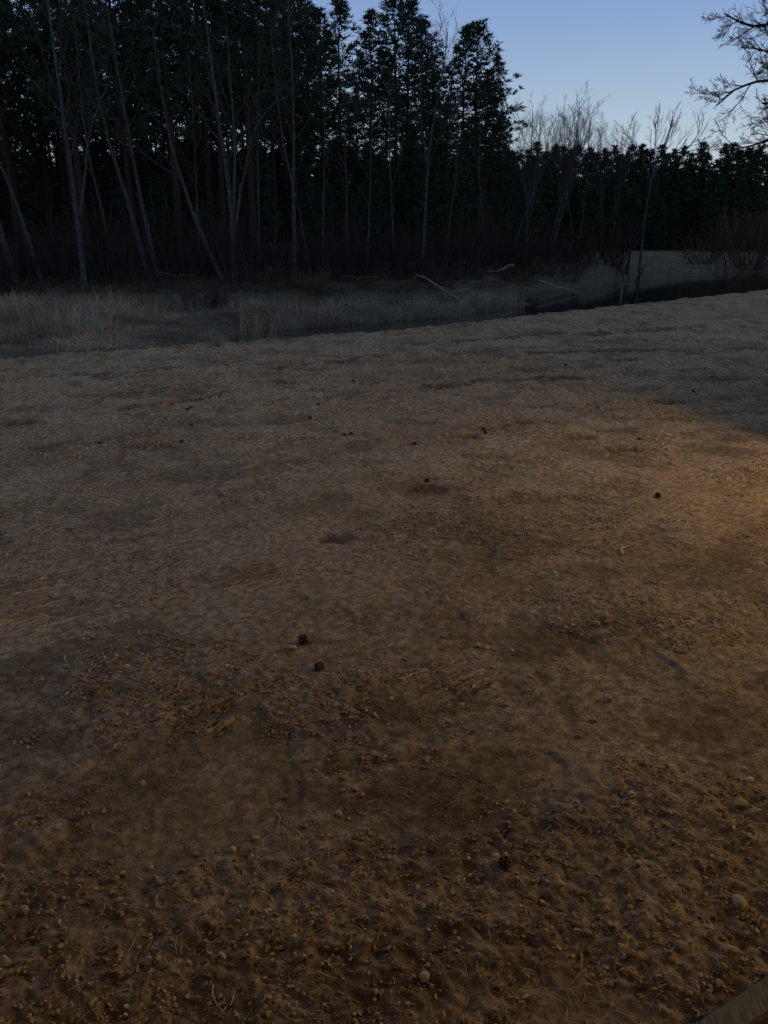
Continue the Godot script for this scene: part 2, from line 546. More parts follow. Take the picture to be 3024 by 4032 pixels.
func pine(sd: int, H: float, start: float, width: float, tufts: int, size: float, dead := true) -> Dictionary:
	var r := RandomNumberGenerator.new()
	r.seed = sd
	var trunk := MB.new(); var limbs := MB.new(); var needles := MB.new()
	var pts := PackedVector3Array(); var rad := PackedFloat32Array()
	var lean := Vector3(r.randf_range(-1, 1), 0, r.randf_range(-1, 1)) * 0.25
	for k in 13:
		var t := k / 12.0
		pts.append(Vector3(0, H * t - 0.25 * (1.0 - t), 0) + lean * sin(t * 2.4 + sd) * t + Vector3(r.randf_range(-1, 1), 0, r.randf_range(-1, 1)) * 0.05 * t)
		rad.append(lerpf(0.19, 0.015, pow(t, 0.85)) * H / 19.0)
	trunk.tube(pts, rad, 8)
	var y := H * start
	var gap := 0.0
	while y < H - 0.15:
		var t := (y - H * start) / (H * (1.0 - start))
		var fk := clampf(y / H, 0, 1) * 12.0
		var c := pts[int(fk)].lerp(pts[mini(int(fk) + 1, 12)], fk - int(fk))
		var around := r.randf() * TAU
		var many := r.randi_range(4, 6)
		var profile := pow(1.0 - t, 0.78) * (0.35 + 0.65 * smoothstep(-0.1, 0.3, t)) + 0.07
		for b in many:
			if r.randf() < 0.12: continue
			var a := around + TAU * b / many + r.randf_range(-0.35, 0.35)
			var ln := width * profile * r.randf_range(0.5, 1.12)
			var up := lerpf(-0.12, 0.85, pow(t, 1.1)) + r.randf_range(-0.15, 0.2)
			var d := Vector3(cos(a) * cos(up), sin(up), sin(a) * cos(up))
			var p1 := c + d * ln * 0.5 + Vector3(0, -0.04 * ln, 0)
			var p2 := c + d * ln + Vector3(0, 0.10 * ln + 0.05, 0)
			limbs.tube(PackedVector3Array([c, p1, p2]), PackedFloat32Array([0.045 * ln / 3.0 + 0.01, 0.03 * ln / 3.0 + 0.008, 0.006]), 3, false)
			var nt := int(tufts * clampf(ln / width, 0.2, 1.2))
			for k in nt:
				var s := 0.3 + 0.7 * sqrt((k + r.randf()) / nt)
				var q := c.lerp(p1, s * 2.0) if s < 0.5 else p1.lerp(p2, s * 2.0 - 1.0)
				var sp := d.cross(Vector3.UP).normalized() * r.randf_range(-1, 1) * ln * 0.30 * (1.15 - s * 0.6)
				var tp := q + sp + Vector3(0, r.randf_range(-0.12, 0.22), 0)
				if sp.length() > 0.3:
					limbs.tube(PackedVector3Array([q - d * 0.2, tp]), PackedFloat32Array([0.012, 0.006]), 3, false)
				tuft(needles, r, tp, (d * 0.6 + sp.normalized() * 0.3 + Vector3.UP * 0.7).normalized(), size * r.randf_range(0.8, 1.3), size * 0.085, 10)
		y += r.randf_range(0.32, 0.62) * (1.0 - 0.35 * t)
	# leader
	for k in 8:
		tuft(needles, r, pts[12] - Vector3(0, 0.1 * k, 0), Vector3.UP, size * 0.8, size * 0.12, 6)
	if dead:
		for k in 16:
			var yy := H * r.randf_range(0.16, start)
			var a := r.randf() * TAU
			var d := Vector3(cos(a), r.randf_range(-0.3, 0.15), sin(a))
			var c := Vector3(0, yy, 0) + lean * sin(yy / H * 2.4 + sd) * yy / H
			var ln := r.randf_range(0.5, 1.9)
			limbs.tube(PackedVector3Array([c, c + d * ln * 0.6 + Vector3(0, 0.06, 0), c + d * ln]), PackedFloat32Array([0.022, 0.014, 0.004]), 3, false)
	return {"trunk": trunk.mesh(M.pine_bark), "crown": needles.mesh(M.needles, limbs, M.twig_dark)}

func grow(mb: MB, r: RandomNumberGenerator, p: Vector3, d: Vector3, ln: float, r0: float, depth: int, o: Dictionary) -> void:
	var seg := 5 if depth <= 1 else (4 if depth == 2 else (3 if depth == 3 else 2))
	var pts := PackedVector3Array([p]); var rad := PackedFloat32Array([r0])
	var dirs := [d]
	var q := p
	var dd := d
	for k in seg:
		dd = (dd + rdir(r) * o.wobble * (0.6 if depth == 0 else 1.0) + Vector3.UP * (o.lift if depth > 0 else 0.06)).normalized()
		q += dd * ln / seg
		pts.append(q); rad.append(r0 * lerpf(1.0, 0.4 if depth < int(o.depth) else 0.3, (k + 1.0) / seg))
		dirs.append(dd)
	mb.tube(pts, rad, 8 if depth == 0 else (5 if depth == 1 else 3), false)
	if depth >= int(o.depth): return
	var many: int = o.many[depth]
	for k in many:
		var t: float = lerpf(o.from[depth], 1.0, (k + r.randf()) / many)
		var fk := minf(t * seg, seg - 0.001)
		var c := pts[int(fk)].lerp(pts[int(fk) + 1], fk - int(fk))
		var axis: Vector3 = dirs[int(fk)]
		var side: Vector3 = axis.cross(rdir(r)).normalized()
		var open: float = o.open * r.randf_range(0.65, 1.25)
		var nd := (axis * cos(open) + side * sin(open)).normalized()
		var nl: float = ln * o.ratio * r.randf_range(0.55, 1.15) * lerpf(1.1, 0.65, t)
		grow(mb, r, c, nd, nl, maxf(rad[int(fk)] * 0.58, o.thin), depth + 1, o)

func bare(sd: int, stems: Array, o: Dictionary, m: Material, twig: Material) -> Dictionary:
	# each stem: list of points, base radius, length share that carries branches
	var r := RandomNumberGenerator.new()
	r.seed = sd
	var trunk := MB.new(); var limbs := MB.new()
	for s in stems:
		var path: Array = s[0]
		var cv := Curve3D.new()
		for p in path: cv.add_point(p)
		for k in range(1, path.size() - 1):
			var tan: Vector3 = (path[k + 1] - path[k - 1]) * 0.2
			cv.set_point_in(k, -tan); cv.set_point_out(k, tan)
		var L := cv.get_baked_length()
		var pts := PackedVector3Array(); var rad := PackedFloat32Array()
		var cnt := 18
		for k in cnt:
			var t := k / (cnt - 1.0)
			pts.append(cv.sample_baked(L * t) + (rdir(r) * 0.035 * t if k > 0 else Vector3.ZERO))
			rad.append(s[1] * float(o.get("slim", 0.72)) * lerpf(1.0, 0.2, pow(t, 0.8)) * (1.25 if k == 0 else 1.0))
		trunk.tube(pts, rad, 8)
		for k in int(s[3]):
			var t: float = lerpf(s[2], 0.985, (k + r.randf()) / s[3])
			var fk := t * (cnt - 1)
			var c := pts[int(fk)].lerp(pts[mini(int(fk) + 1, cnt - 1)], fk - int(fk))
			var ax := (pts[mini(int(fk) + 1, cnt - 1)] - pts[maxi(int(fk) - 1, 0)]).normalized()
			var open: float = o.open * r.randf_range(0.8, 1.4)
			var nd := (ax * cos(open) + ax.cross(rdir(r)).normalized() * sin(open)).normalized()
			grow(limbs, r, c, nd, o.limb * r.randf_range(0.6, 1.15) * lerpf(1.1, 0.55, (t - s[2]) / (1.0 - s[2] + 0.01)), maxf(rad[int(fk)] * 0.5, o.thin * 2.0), 1, o)
	return {"trunk": trunk.mesh(m), "crown": limbs.mesh(twig)}

func stand(called: String, meshes: Dictionary, at: Vector3, turn: float, label: String, category: String, group := "", scl := Vector3.ONE) -> Node3D:
	var o := base(called, at, 0.0)
	o.transform = Transform3D(Basis(Vector3.UP, turn).scaled_local(scl), at)
	for k in meshes: part(k, meshes[k], o)
	tag(o, label, category, group)
	return o

func grass_tuft(sd: int, blades: int, H: float, spreadr: float, w: float, lean: float, plume := 0.0) -> ArrayMesh:
	var r := RandomNumberGenerator.new()
	r.seed = sd
	var mb := MB.new()
	for k in blades:
		var a := r.randf() * TAU
		var p := Vector3(cos(a), 0, sin(a)) * spreadr * sqrt(r.randf())
		p.y = -0.04
		var hh := H * r.randf_range(0.55, 1.1)
		var out := Vector3(cos(a) + r.randf_range(-0.8, 0.8), 0, sin(a) + r.randf_range(-0.8, 0.8)) * lean * hh * r.randf_range(0.3, 1.2)
		var s := Vector3(r.randf_range(-1, 1), 0, r.randf_range(-1, 1)).normalized() * w
		var p1 := p + Vector3.UP * hh * 0.55 + out * 0.3
		var p2 := p + Vector3.UP * hh + out - Vector3(0, out.length() * 0.45, 0)
		mb.tri(p - s, p + s, p1 + s * 0.7)
		mb.tri(p - s, p1 + s * 0.7, p1 - s * 0.7)
		mb.tri(p1 - s * 0.7, p1 + s * 0.7, p2)
		if plume > 0.0 and r.randf() < 0.15:
			tuft(mb, r, p2 - Vector3.UP * plume * 0.7, (Vector3.UP + out).normalized(), plume, plume * 0.10, 4)
	return mb.mesh(M.reed if plume > 0.0 else M.grass)

func brush(sd: int, many: int, H: float, wide: float, m: Material) -> ArrayMesh:
	var r := RandomNumberGenerator.new()
	r.seed = sd
	var mb := MB.new()
	var o := {"wobble": 0.28, "lift": 0.12, "depth": 2, "many": [5, 4, 0], "from": [0.3, 0.3, 0.3], "open": 0.6, "ratio": 0.5, "thin": 0.003}
	for k in many:
		var a := r.randf() * TAU
		var p := Vector3(cos(a), 0, sin(a)) * wide * 0.35 * sqrt(r.randf()) - Vector3(0, 0.05, 0)
		var d := Vector3(cos(a) * wide / H * 0.6, 1.0, sin(a) * wide / H * 0.6) + rdir(r) * 0.25
		grow(mb, r, p, d.normalized(), H * r.randf_range(0.6, 1.05), 0.012 + 0.004 * H, 0, o)
	return mb.mesh(m)

# ------------------------------------------------------------------ scene
func _ready() -> void:
	rng.seed = 77
	camera_and_light()
	materials()
	nbig = noise(11, 0.35, 2); nmid = noise(12, 1.5, 3); nfine = noise(13, 9.0, 3); ncrumb = noise(14, 30.0, 2, FastNoiseLite.TYPE_CELLULAR)
	nmask = noise(15, 0.8, 2); nslab = noise(16, 1.6, 3); ntone = noise(17, 0.5, 4)
	build_ground()
	build_river()
	build_house()
	build_forest()
	build_bank()
	build_litter()

func camera_and_light() -> void:
	var cam := Camera3D.new()
	cam.name = "camera"
	cam.fov = 67.3
	cam.near = 0.05; cam.far = 1500.0
	add_child(cam)
	cam.position = Vector3(0, 1.6, 0)
	cam.rotation_degrees = Vector3(-19.4, 0, 0)
	cam.current = true
	# evening sky, brighter low down and a little brighter where the sun has set (ahead, left of the middle)
	var w := 256; var h := 128
	var im := Image.create(w, h, false, Image.FORMAT_RGBF)
	var stops := [[0.0, Color(1.0, 0.97, 0.88)], [3.0, Color(0.88, 0.94, 0.98)], [7.0, Color(0.67, 0.85, 1.02)], [10.0, Color(0.50, 0.70, 0.99)], [14.0, Color(0.35, 0.53, 0.93)], [30.0, Color(0.26, 0.37, 0.58)], [60.0, Color(0.205, 0.275, 0.41)], [90.0, Color(0.19, 0.255, 0.37)]]
	for j in h:
		var e := 90.0 - (j + 0.5) / h * 180.0
		var c: Color = stops[0][1] * 0.5
		if e > 0.0:
			for k in stops.size() - 1:
				if e >= stops[k][0]:
					c = stops[k][1].lerp(stops[k + 1][1], clampf((e - stops[k][0]) / (stops[k + 1][0] - stops[k][0]), 0, 1))
		for i in w:
			var az := ((i + 0.5) / w - 0.5) * TAU
			var g := 0.5 + 0.5 * cos(az + 0.35)
			var k := lerpf(lerpf(0.62, 1.0, pow(g, 1.3)), 1.0, clampf(e / 90.0, 0, 1) * 0.6)
			im.set_pixel(i, j, Color(c.r * k, c.g * k, c.b * k))
	var sm := PanoramaSkyMaterial.new()
	sm.panorama = ImageTexture.create_from_image(im)
	var sky := Sky.new()
	sky.sky_material = sm
	var env := Environment.new()
	env.background_mode = Environment.BG_SKY
	env.sky = sky
	env.background_energy_multiplier = 1.0
	env.tonemap_mode = Environment.TONE_MAPPER_LINEAR
	env.tonemap_exposure = 1.0
	env.sdfgi_enabled = true
	env.ssao_enabled = true
	env.ssil_enabled = true
	var we := WorldEnvironment.new()
	we.name = "evening"
	we.environment = env
	add_child(we)
	var sun := DirectionalLight3D.new()   # the last glow of a sun already behind the trees
	sun.name = "sun"
	sun.light_energy = 0.06
	sun.light_color = Color(1.0, 0.86, 0.72)
	sun.light_angular_distance = 12.0
	sun.shadow_enabled = true
	add_child(sun)
	sun.look_at_from_position(Vector3.ZERO, -Vector3(-0.35, 0.10, -1.0), Vector3.UP)

func materials() -> void:
	mat("sand", Color.WHITE, 0.95, {"vertex_color_use_as_albedo": true, "uv1_triplanar": true, "uv1_world_triplanar": true, "uv1_scale": Vector3.ONE * 0.9,
		"albedo_texture": tex(31, 0.009, 7, lin(0.36, 0.34, 0.32), lin(1.0, 1.0, 1.0), 2048, 0.0, FastNoiseLite.TYPE_SIMPLEX_SMOOTH, 0.26, 0.72), "normal_enabled": true, "normal_scale": 0.3, "normal_texture": tex(32, 0.012, 6, Color.BLACK, Color.WHITE, 1024, 8.0, FastNoiseLite.TYPE_SIMPLEX_SMOOTH, 0.35, 0.65)})
	mat("clod", Color.WHITE, 0.95, {"vertex_color_use_as_albedo": true, "uv1_triplanar": true, "uv1_scale": Vector3.ONE * 0.6, "albedo_texture": tex(33, 0.03, 4, lin(0.6, 0.58, 0.55), lin(1, 1, 1), 256)})
	var grain := tex(34, 0.05, 4, lin(0.55, 0.55, 0.55), lin(1, 1, 1), 256)
	for a in [["clod_brown", lin(0.42, 0.28, 0.17)], ["stone_tan", lin(0.55, 0.41, 0.26)], ["stone_white", lin(0.80, 0.76, 0.68)], ["stone_yellow", lin(0.62, 0.48, 0.27)], ["stone_grey", lin(0.36, 0.31, 0.25)], ["stone_orange", lin(0.42, 0.25, 0.11)]]:
		mat(a[0], a[1], 0.9, {"uv1_triplanar": true, "uv1_scale": Vector3.ONE * 0.9, "albedo_texture": grain})
	mat("cone", lin(0.035, 0.022, 0.015), 0.7)
	mat("cone_core", lin(0.02, 0.012, 0.009), 0.9)
	mat("cone_tip", lin(0.34, 0.27, 0.20), 0.7)
	mat("straw", lin(0.50, 0.38, 0.22), 0.8)
	mat("straw_dull", lin(0.28, 0.20, 0.12), 0.85)
	mat("twig", lin(0.10, 0.07, 0.045), 0.9)
	mat("green_glass", lin(0.25, 0.75, 0.5), 0.12, {"metallic_specular": 0.6})
	var bark := tex(35, 0.02, 5, lin(0.35, 0.35, 0.35), lin(1, 1, 1), 256)
	var barkn := tex(36, 0.04, 4, Color.BLACK, Color.WHITE, 256, 6.0)
	mat("pine_bark", lin(0.04, 0.029, 0.023), 0.95, {"uv1_triplanar": true, "uv1_scale": Vector3(2.5, 0.6, 2.5), "albedo_texture": bark, "normal_enabled": true, "normal_texture": barkn})
	mat("alder_bark", lin(0.066, 0.062, 0.058), 0.95, {"uv1_triplanar": true, "uv1_scale": Vector3(2.0, 0.7, 2.0), "albedo_texture": bark, "normal_enabled": true, "normal_texture": barkn})
	mat("twig_dark", lin(0.022, 0.018, 0.015), 0.95)
	mat("twig_grey", lin(0.03, 0.027, 0.024), 0.95)
	mat("twig_red", lin(0.075, 0.045, 0.034), 0.95)
	mat("log_wood", lin(0.20, 0.18, 0.155), 0.9, {"uv1_triplanar": true, "uv1_scale": Vector3(3, 3, 3), "albedo_texture": bark})
	mat("needles", lin(0.022, 0.034, 0.022), 0.85)
	mat("grass", Color.WHITE, 0.9, {"vertex_color_use_as_albedo": true})
	mat("reed", Color.WHITE, 0.9, {"vertex_color_use_as_albedo": true})
	mat("water", lin(0.012, 0.014, 0.013), 0.04, {"metallic_specular": 0.5, "uv1_triplanar": true, "uv1_world_triplanar": true, "uv1_scale": Vector3.ONE * 0.35, "normal_enabled": true, "normal_scale": 0.12, "normal_texture": tex(37, 0.012, 3, Color.BLACK, Color.WHITE, 512, 2.0)})
	var wood := tex(38, 0.02, 5, lin(0.55, 0.52, 0.5), lin(1, 1, 1), 512)
	mat("edging", lin(0.19, 0.16, 0.125), 0.85, {"uv1_triplanar": true, "uv1_scale": Vector3(6, 6, 1.2), "albedo_texture": wood})
	mat("deck", lin(0.07, 0.065, 0.065), 0.8, {"uv1_triplanar": true, "uv1_scale": Vector3(6, 6, 1.2), "albedo_texture": wood})
	mat("cladding", lin(0.45, 0.40, 0.33), 0.85, {"uv1_triplanar": true, "uv1_scale": Vector3(1, 1, 1), "albedo_texture": wood})
	mat("window_glow", lin(0.9, 0.7, 0.45), 0.5, {"emission_enabled": true, "emission": Color(1.0, 0.86, 0.62), "emission_energy_multiplier": 1.0})
	mat("roofing", lin(0.05, 0.05, 0.055), 0.9)
	mat("lamp_metal", lin(0.03, 0.03, 0.03), 0.5)
	mat("lamp_glow", lin(1.0, 0.72, 0.42), 0.5, {"emission_enabled": true, "emission": Color(1.0, 0.72, 0.40), "emission_energy_multiplier": 4.0})

func build_river() -> void:
	var mb := MB.new()
	var t := Transform3D(Basis(), Vector3(0, WATER_Y - 0.02, -75))
	mb.box(t, Vector3(440, 0.04, 130))
	tag(part("river", mb.mesh(M.water), self), "narrow dark still river between the sand and the reeds", "river", "", "structure")

# ---- the terrace the photograph is taken from and the timber house it belongs to (mostly behind the camera)
func build_house() -> void:
	var A := Vector3(0.503, 0, 0.864)      # away from the river, along the wing
	var B := Vector3(0.877, 0, -0.480)     # along the terrace edge
	var o := base("terrace", Vector3(0.642, 0, -1.147))
	tag(o, "dark board terrace with a worn pale edging board", "terrace", "", "structure")
	var bs := Basis(A, Vector3.UP, B * -1.0)
	var mb := MB.new()
	mb.box(Transform3D(bs, A * 0.03 + Vector3(0, 0.02, 0) + B * 0.4), Vector3(0.06, 0.12, 7.4), 0.006)
	part("edging_board", mb.mesh(M.edging), o)
	for k in 7:
		mb = MB.new()
		mb.box(Transform3D(bs, A * (0.142 + k * 0.146) + Vector3(0, 0.0, 0) + B * 0.4), Vector3(0.14, 0.11, 7.4), 0.006)
		part("deck_board", mb.mesh(M.deck), o)
	# house: facade behind the camera, wing to the right, porch roof over the terrace, screen at its left end
	var corner := Vector3(3.477, 0, -5.775)
	var hs := base("timber_house", corner)
	tag(hs, "pale timber house behind the terrace with a wing reaching towards the sand", "house")
	var long := 6.6
	mb = MB.new()
	mb.box(Transform3D(bs, A * long * 0.5 + B * 0.1 + Vector3(0, 2.2, 0)), Vector3(long, 4.6, 0.2))
	var wing := part("wing_wall", mb.mesh(M.cladding), hs)
	for k in 25:   # overlapping cladding boards either side of the window and over the whole end
		var y := 0.02 + 0.18 * k
		var cut := y > 1.2 and y < 2.7
		for q in ([[0.0, 2.9], [4.5, long]] if cut else [[0.0, long]]):
			var bd := MB.new()
			bd.box(Transform3D(bs.rotated(A, 0.06), A * (q[0] + q[1]) * 0.5 - B * 0.004 + Vector3(0, y, 0)), Vector3(q[1] - q[0], 0.19, 0.02), 0.003)
			part("cladding_board", bd.mesh(M.cladding), wing)
	mb = MB.new()
	mb.box(Transform3D(bs, A * 0.1 + B * 2.7 + Vector3(0, 2.2, 0)), Vector3(0.2, 4.6, 5.0))
	part("end_wall", mb.mesh(M.cladding), hs)
	mb = MB.new()
	mb.box(Transform3D(bs, A * (long + 0.1) + B * -2.4 + Vector3(0, 2.2, 0)), Vector3(0.2, 4.6, 15.0))
	part("back_wall", mb.mesh(M.cladding), hs)
	mb = MB.new()
	mb.box(Transform3D(bs, A * 3.6 + B * -3.4 + Vector3(0, 3.38, 0)), Vector3(6.0, 0.16, 6.76))
	part("porch_roof", mb.mesh(M.roofing), hs)
	mb = MB.new()
	mb.box(Transform3D(bs, A * 3.75 + B * -6.55 + Vector3(0, 1.63, 0)), Vector3(5.5, 3.3, 0.1))
	part("porch_screen", mb.mesh(M.cladding), hs)
	# lit window in the wing
	var wc := A * 3.7 + Vector3(0, 1.95, 0)
	var fr := MB.new()
	for q in [[-0.74, 0.0, 0.08, 1.36], [0.74, 0.0, 0.08, 1.36], [0.0, 0.64, 1.4, 0.08], [0.0, -0.64, 1.4, 0.08], [0.0, 0.0, 0.05, 1.2]]:
		fr.box(Transform3D(bs, wc + A * q[0] + Vector3(0, q[1], 0) - B * 0.03), Vector3(q[2], q[3], 0.06), 0.004)
	var wd := part("window", fr.mesh(M.edging), hs)
	mb = MB.new()
	mb.box(Transform3D(bs, wc - B * 0.008), Vector3(1.4, 1.2, 0.012))
	part("pane", mb.mesh(M.window_glow), wd)
	var wl := AreaLight3D.new()
	wl.name = "window_light"
	wl.area_size = Vector2(1.4, 1.2)
	wl.transform = Transform3D(Basis(-A, Vector3.UP, B), wc - B * 0.06)
	wl.light_color = Color(1.0, 0.875, 0.59)
	wl.light_energy = 6.0
	wl.shadow_enabled = true
	hs.add_child(wl)
	mb = MB.new()
	mb.box(Transform3D(bs, A * (long * 0.5 + 0.1) + B * 2.6 + Vector3(0, 4.58, 0)), Vector3(long + 0.5, 0.16, 5.4))
	part("wing_roof", mb.mesh(M.roofing), hs)
	# wall lamp on the wing
	var at := corner + A * 0.6 + Vector3(0, 2.25, 0)
	var out := -B
	var lp := base("wall_lamp", at)
	tag(lp, "lit warm wall lamp on the house wing beside the sand", "lamp")
	mb = MB.new()
	mb.box(Transform3D(bs, out * 0.026), Vector3(0.1, 0.2, 0.024), 0.004)
	part("back_plate", mb.mesh(M.lamp_metal), lp)
	mb = MB.new()
	mb.tube(PackedVector3Array([out * 0.024 + Vector3(0, 0.05, 0), out * 0.1 + Vector3(0, 0.11, 0), out * 0.17 + Vector3(0, 0.1, 0)]), PackedFloat32Array([0.01, 0.01, 0.01]), 8)
	part("arm", mb.mesh(M.lamp_metal), lp)
	mb = MB.new()
	mb.tube(PackedVector3Array([out * 0.17 + Vector3(0, 0.10, 0), out * 0.17 + Vector3(0, 0.06, 0)]), PackedFloat32Array([0.02, 0.075]), 14, false)
	part("lamp_shade", mb.mesh(M.lamp_metal), lp)
	mb = MB.new()
	mb.tube(PackedVector3Array([out * 0.17 + Vector3(0, 0.055, 0), out * 0.17 + Vector3(0, 0.02, 0), out * 0.17 + Vector3(0, -0.06, 0), out * 0.17 + Vector3(0, -0.15, 0), out * 0.17 + Vector3(0, -0.2, 0)]), PackedFloat32Array([0.06, 0.12, 0.14, 0.10, 0.02]), 14)
	part("bulb", mb.mesh(M.lamp_glow), lp)
	var li := OmniLight3D.new()
	li.name = "lamp_light"
	li.position = out * 0.17 + Vector3(0, -0.06, 0)
	li.light_color = Color(1.0, 0.89, 0.69)
	li.light_energy = 2.9
	li.light_size = 0.13
	li.omni_range = 30.0
	li.omni_attenuation = 2.0
	li.shadow_enabled = true
	lp.add_child(li)

# ---- forest
func build_forest() -> void:
	var kinds := []
	for k in 7:
		kinds.append(pine(100 + k, 19.0, [0.42, 0.36, 0.5, 0.45, 0.32, 0.55, 0.4][k], [3.3, 2.9, 3.0, 3.6, 2.7, 2.6, 3.2][k], 10, 0.40))
	var small := []
	for k in 4:
		small.append(pine(140 + k, 13.0, 0.05, 2.4, 7, 0.55, false))
	# pines whose tops can be told apart: x, z, height, kind, label
	var named := [
		[-3.53, -72.0, 19.1, 1, "slim spire-topped pine left of the bright gap between trunks"],
		[1.09, -74.0, 20.1, 3, "tallest pointed pine in the middle of the stand, broad dark crown"],
		[2.12, -78.0, 20.6, 2, "thin pine top rising just behind the tallest middle pine"],
		[-1.44, -80.0, 20.3, 4, "narrow sparse pine standing in the bright gap between two broad crowns"],
		[-6.1, -84.0, 21.4, 4, "small thin pine top showing beside the pale birch twigs, left of the spire"],
		[6.9, -73.0, 17.6, 1, "left of the twin pine tops at the open right end of the stand"],
		[7.94, -75.0, 18.6, 3, "right of the twin pine tops at the open right end of the stand"],
		[9.7, -80.0, 15.6, 0, "lower pine with drooping boughs at the very right end of the stand"],
		[3.84, -86.0, 21.3, 5, "slender pine beside the grey bare birch crown"],
		[-6.35, -70.0, 18.4, 0, "broad pine sloping down from the tall left mass"],
		[-6.96, -62.0, 18.2, 3, "dense pine at the right edge of the tall left mass"],
		[11.87, -88.0, 13.2, 0, "short pine low behind the right end of the stand"],
	]
	for a in named:
		var s: float = a[2] / 19.0
		stand("pine_tree", kinds[a[3]], Vector3(a[0], hgt(a[0], a[1]), a[1]), a[0] * 1.7, a[4], "pine", "pines of the stand", Vector3(s * 1.55, s, s * 1.55))
	var seen: Array = []
	for a in named: seen.append(Vector2(a[0], a[1]))
	var r := RandomNumberGenerator.new()
	r.seed = 5
	# the rest of the stand, kept apart; rows behind one another
	var proto: Array = []
	for k in kinds.size(): proto.append(null)
	var rows := [[-46.0, 15, "front"], [-54.0, 17, "second"], [-63.0, 20, "third"], [-74.0, 25, "fourth"], [-86.0, 28, "back"]]
	for row in rows:
		var z0: float = row[0]
		for k in row[1]:
			var u: float = -0.62 + 0.80 * (k + r.randf()) / row[1]
			var z := z0 + r.randf_range(-4, 4)
			var x := -z * u
			var lim := 0.135 if z < -66.0 else (-0.11 if z > -58.0 else -0.085)
			if u > lim: continue
			if u > -0.085 and u < 0.0 and r.randf() < 0.62: continue
			var near := false
			for q in seen:
				if q.distance_to(Vector2(x, z)) < 1.6: near = true
			if near: continue
			seen.append(Vector2(x, z))
			var kk := r.randi_range(0, kinds.size() - 1)
			var hh := r.randf_range(17.5, 21.5) if u < -0.1 else r.randf_range(14.5, 17.5)
			var s := hh / 19.0
			var left := u < -0.1
			var label := ("tall dark pine in the %s row of the left stand, rising past the picture" % row[2]) if left else ("dark pine in the %s row of the middle stand" % row[2])
			var group := "tall pines of the left stand" if left else "pines filling the middle of the stand"
			var at := Vector3(x, hgt(x, z), z)
			if proto[kk] == null:
				proto[kk] = stand("pine_tree", kinds[kk], at, r.randf() * TAU, label, "pine", group, Vector3(s * 1.08, s, s * 1.08))
			else:
				var o := copy_of(proto[kk], "pine_tree", at, r.randf() * TAU, Vector3(s * 1.08, s, s * 1.08))
				tag(o, label, "pine", group)
	# far tree line across the whole view
	var far: Array = []
	for k in 4: far.append(null)
	for row in [[-118.0, 105, 0], [-126.0, 95, 1]]:
		for k in row[1]:
			var u: float = -0.60 + 1.2 * (k + r.randf() * 0.9) / row[1]
			var z: float = row[0] + r.randf_range(-3, 3)
			var x := -z * u
			var kk := r.randi_range(0, 3)
			var s := r.randf_range(12.4, 13.9) / 13.0
			var at := Vector3(x, hgt(x, z), z)
			var lb := "small distant pine in the low far tree line" if row[2] == 0 else "distant pine in the second row of the low far tree line"
			if far[kk] == null:
				far[kk] = stand("distant_pine", small[kk], at, r.randf() * TAU, lb, "pine", "pines of the far tree line", Vector3(s * 1.35, s, s * 1.35))
			else:
				tag(copy_of(far[kk], "distant_pine", at, r.randf() * TAU, Vector3(s * 1.35, s, s * 1.35)), lb, "pine", "pines of the far tree line")
	# woods behind the far tree line and young trees under the stand, as one mass each
	var xf := []
	for k in 260:
		var z := r.randf_range(-134, -175)
		var x := -z * r.randf_range(-0.62, 0.62)
		var s := r.randf_range(11.0, 13.5) / 13.0
		xf.append(Transform3D(Basis(Vector3.UP, r.randf() * TAU).scaled(Vector3(s, s, s)), Vector3(x, hgt(x, z), z)))
	var o1 := base("far_woods", Vector3.ZERO)
	tag(o1, "continuous dark woods behind the far tree line", "woods", "", "stuff")
	for k in ["trunk", "crown"]:
		scatter(k, small[0][k], xf, "", "", [], o1)
	xf = []
	for k in 420:
		var z := r.randf_range(-50, -114)
		var u := r.randf_range(-0.62, 0.62)
		var x := -z * u
		if u > 0.18 and z > -104.0: continue
		if u > 0.1 and z > -62.0: continue
		var s := (r.randf_range(4.5, 9.0) if u < -0.1 or u > 0.02 else r.randf_range(3.0, 6.0)) / 13.0
		if z < -80.0: s *= 1.15
		xf.append(Transform3D(Basis(Vector3.UP, r.randf() * TAU).scaled(Vector3(s * 1.3, s, s * 1.3)), Vector3(x, hgt(x, z), z)))
	var o2 := base("young_conifers", Vector3.ZERO)
	tag(o2, "dark thicket of young conifers under the tall pines", "thicket", "", "stuff")
	for k in ["trunk", "crown"]:
		scatter(k, small[2][k], xf, "", "", [], o2)
	alders()

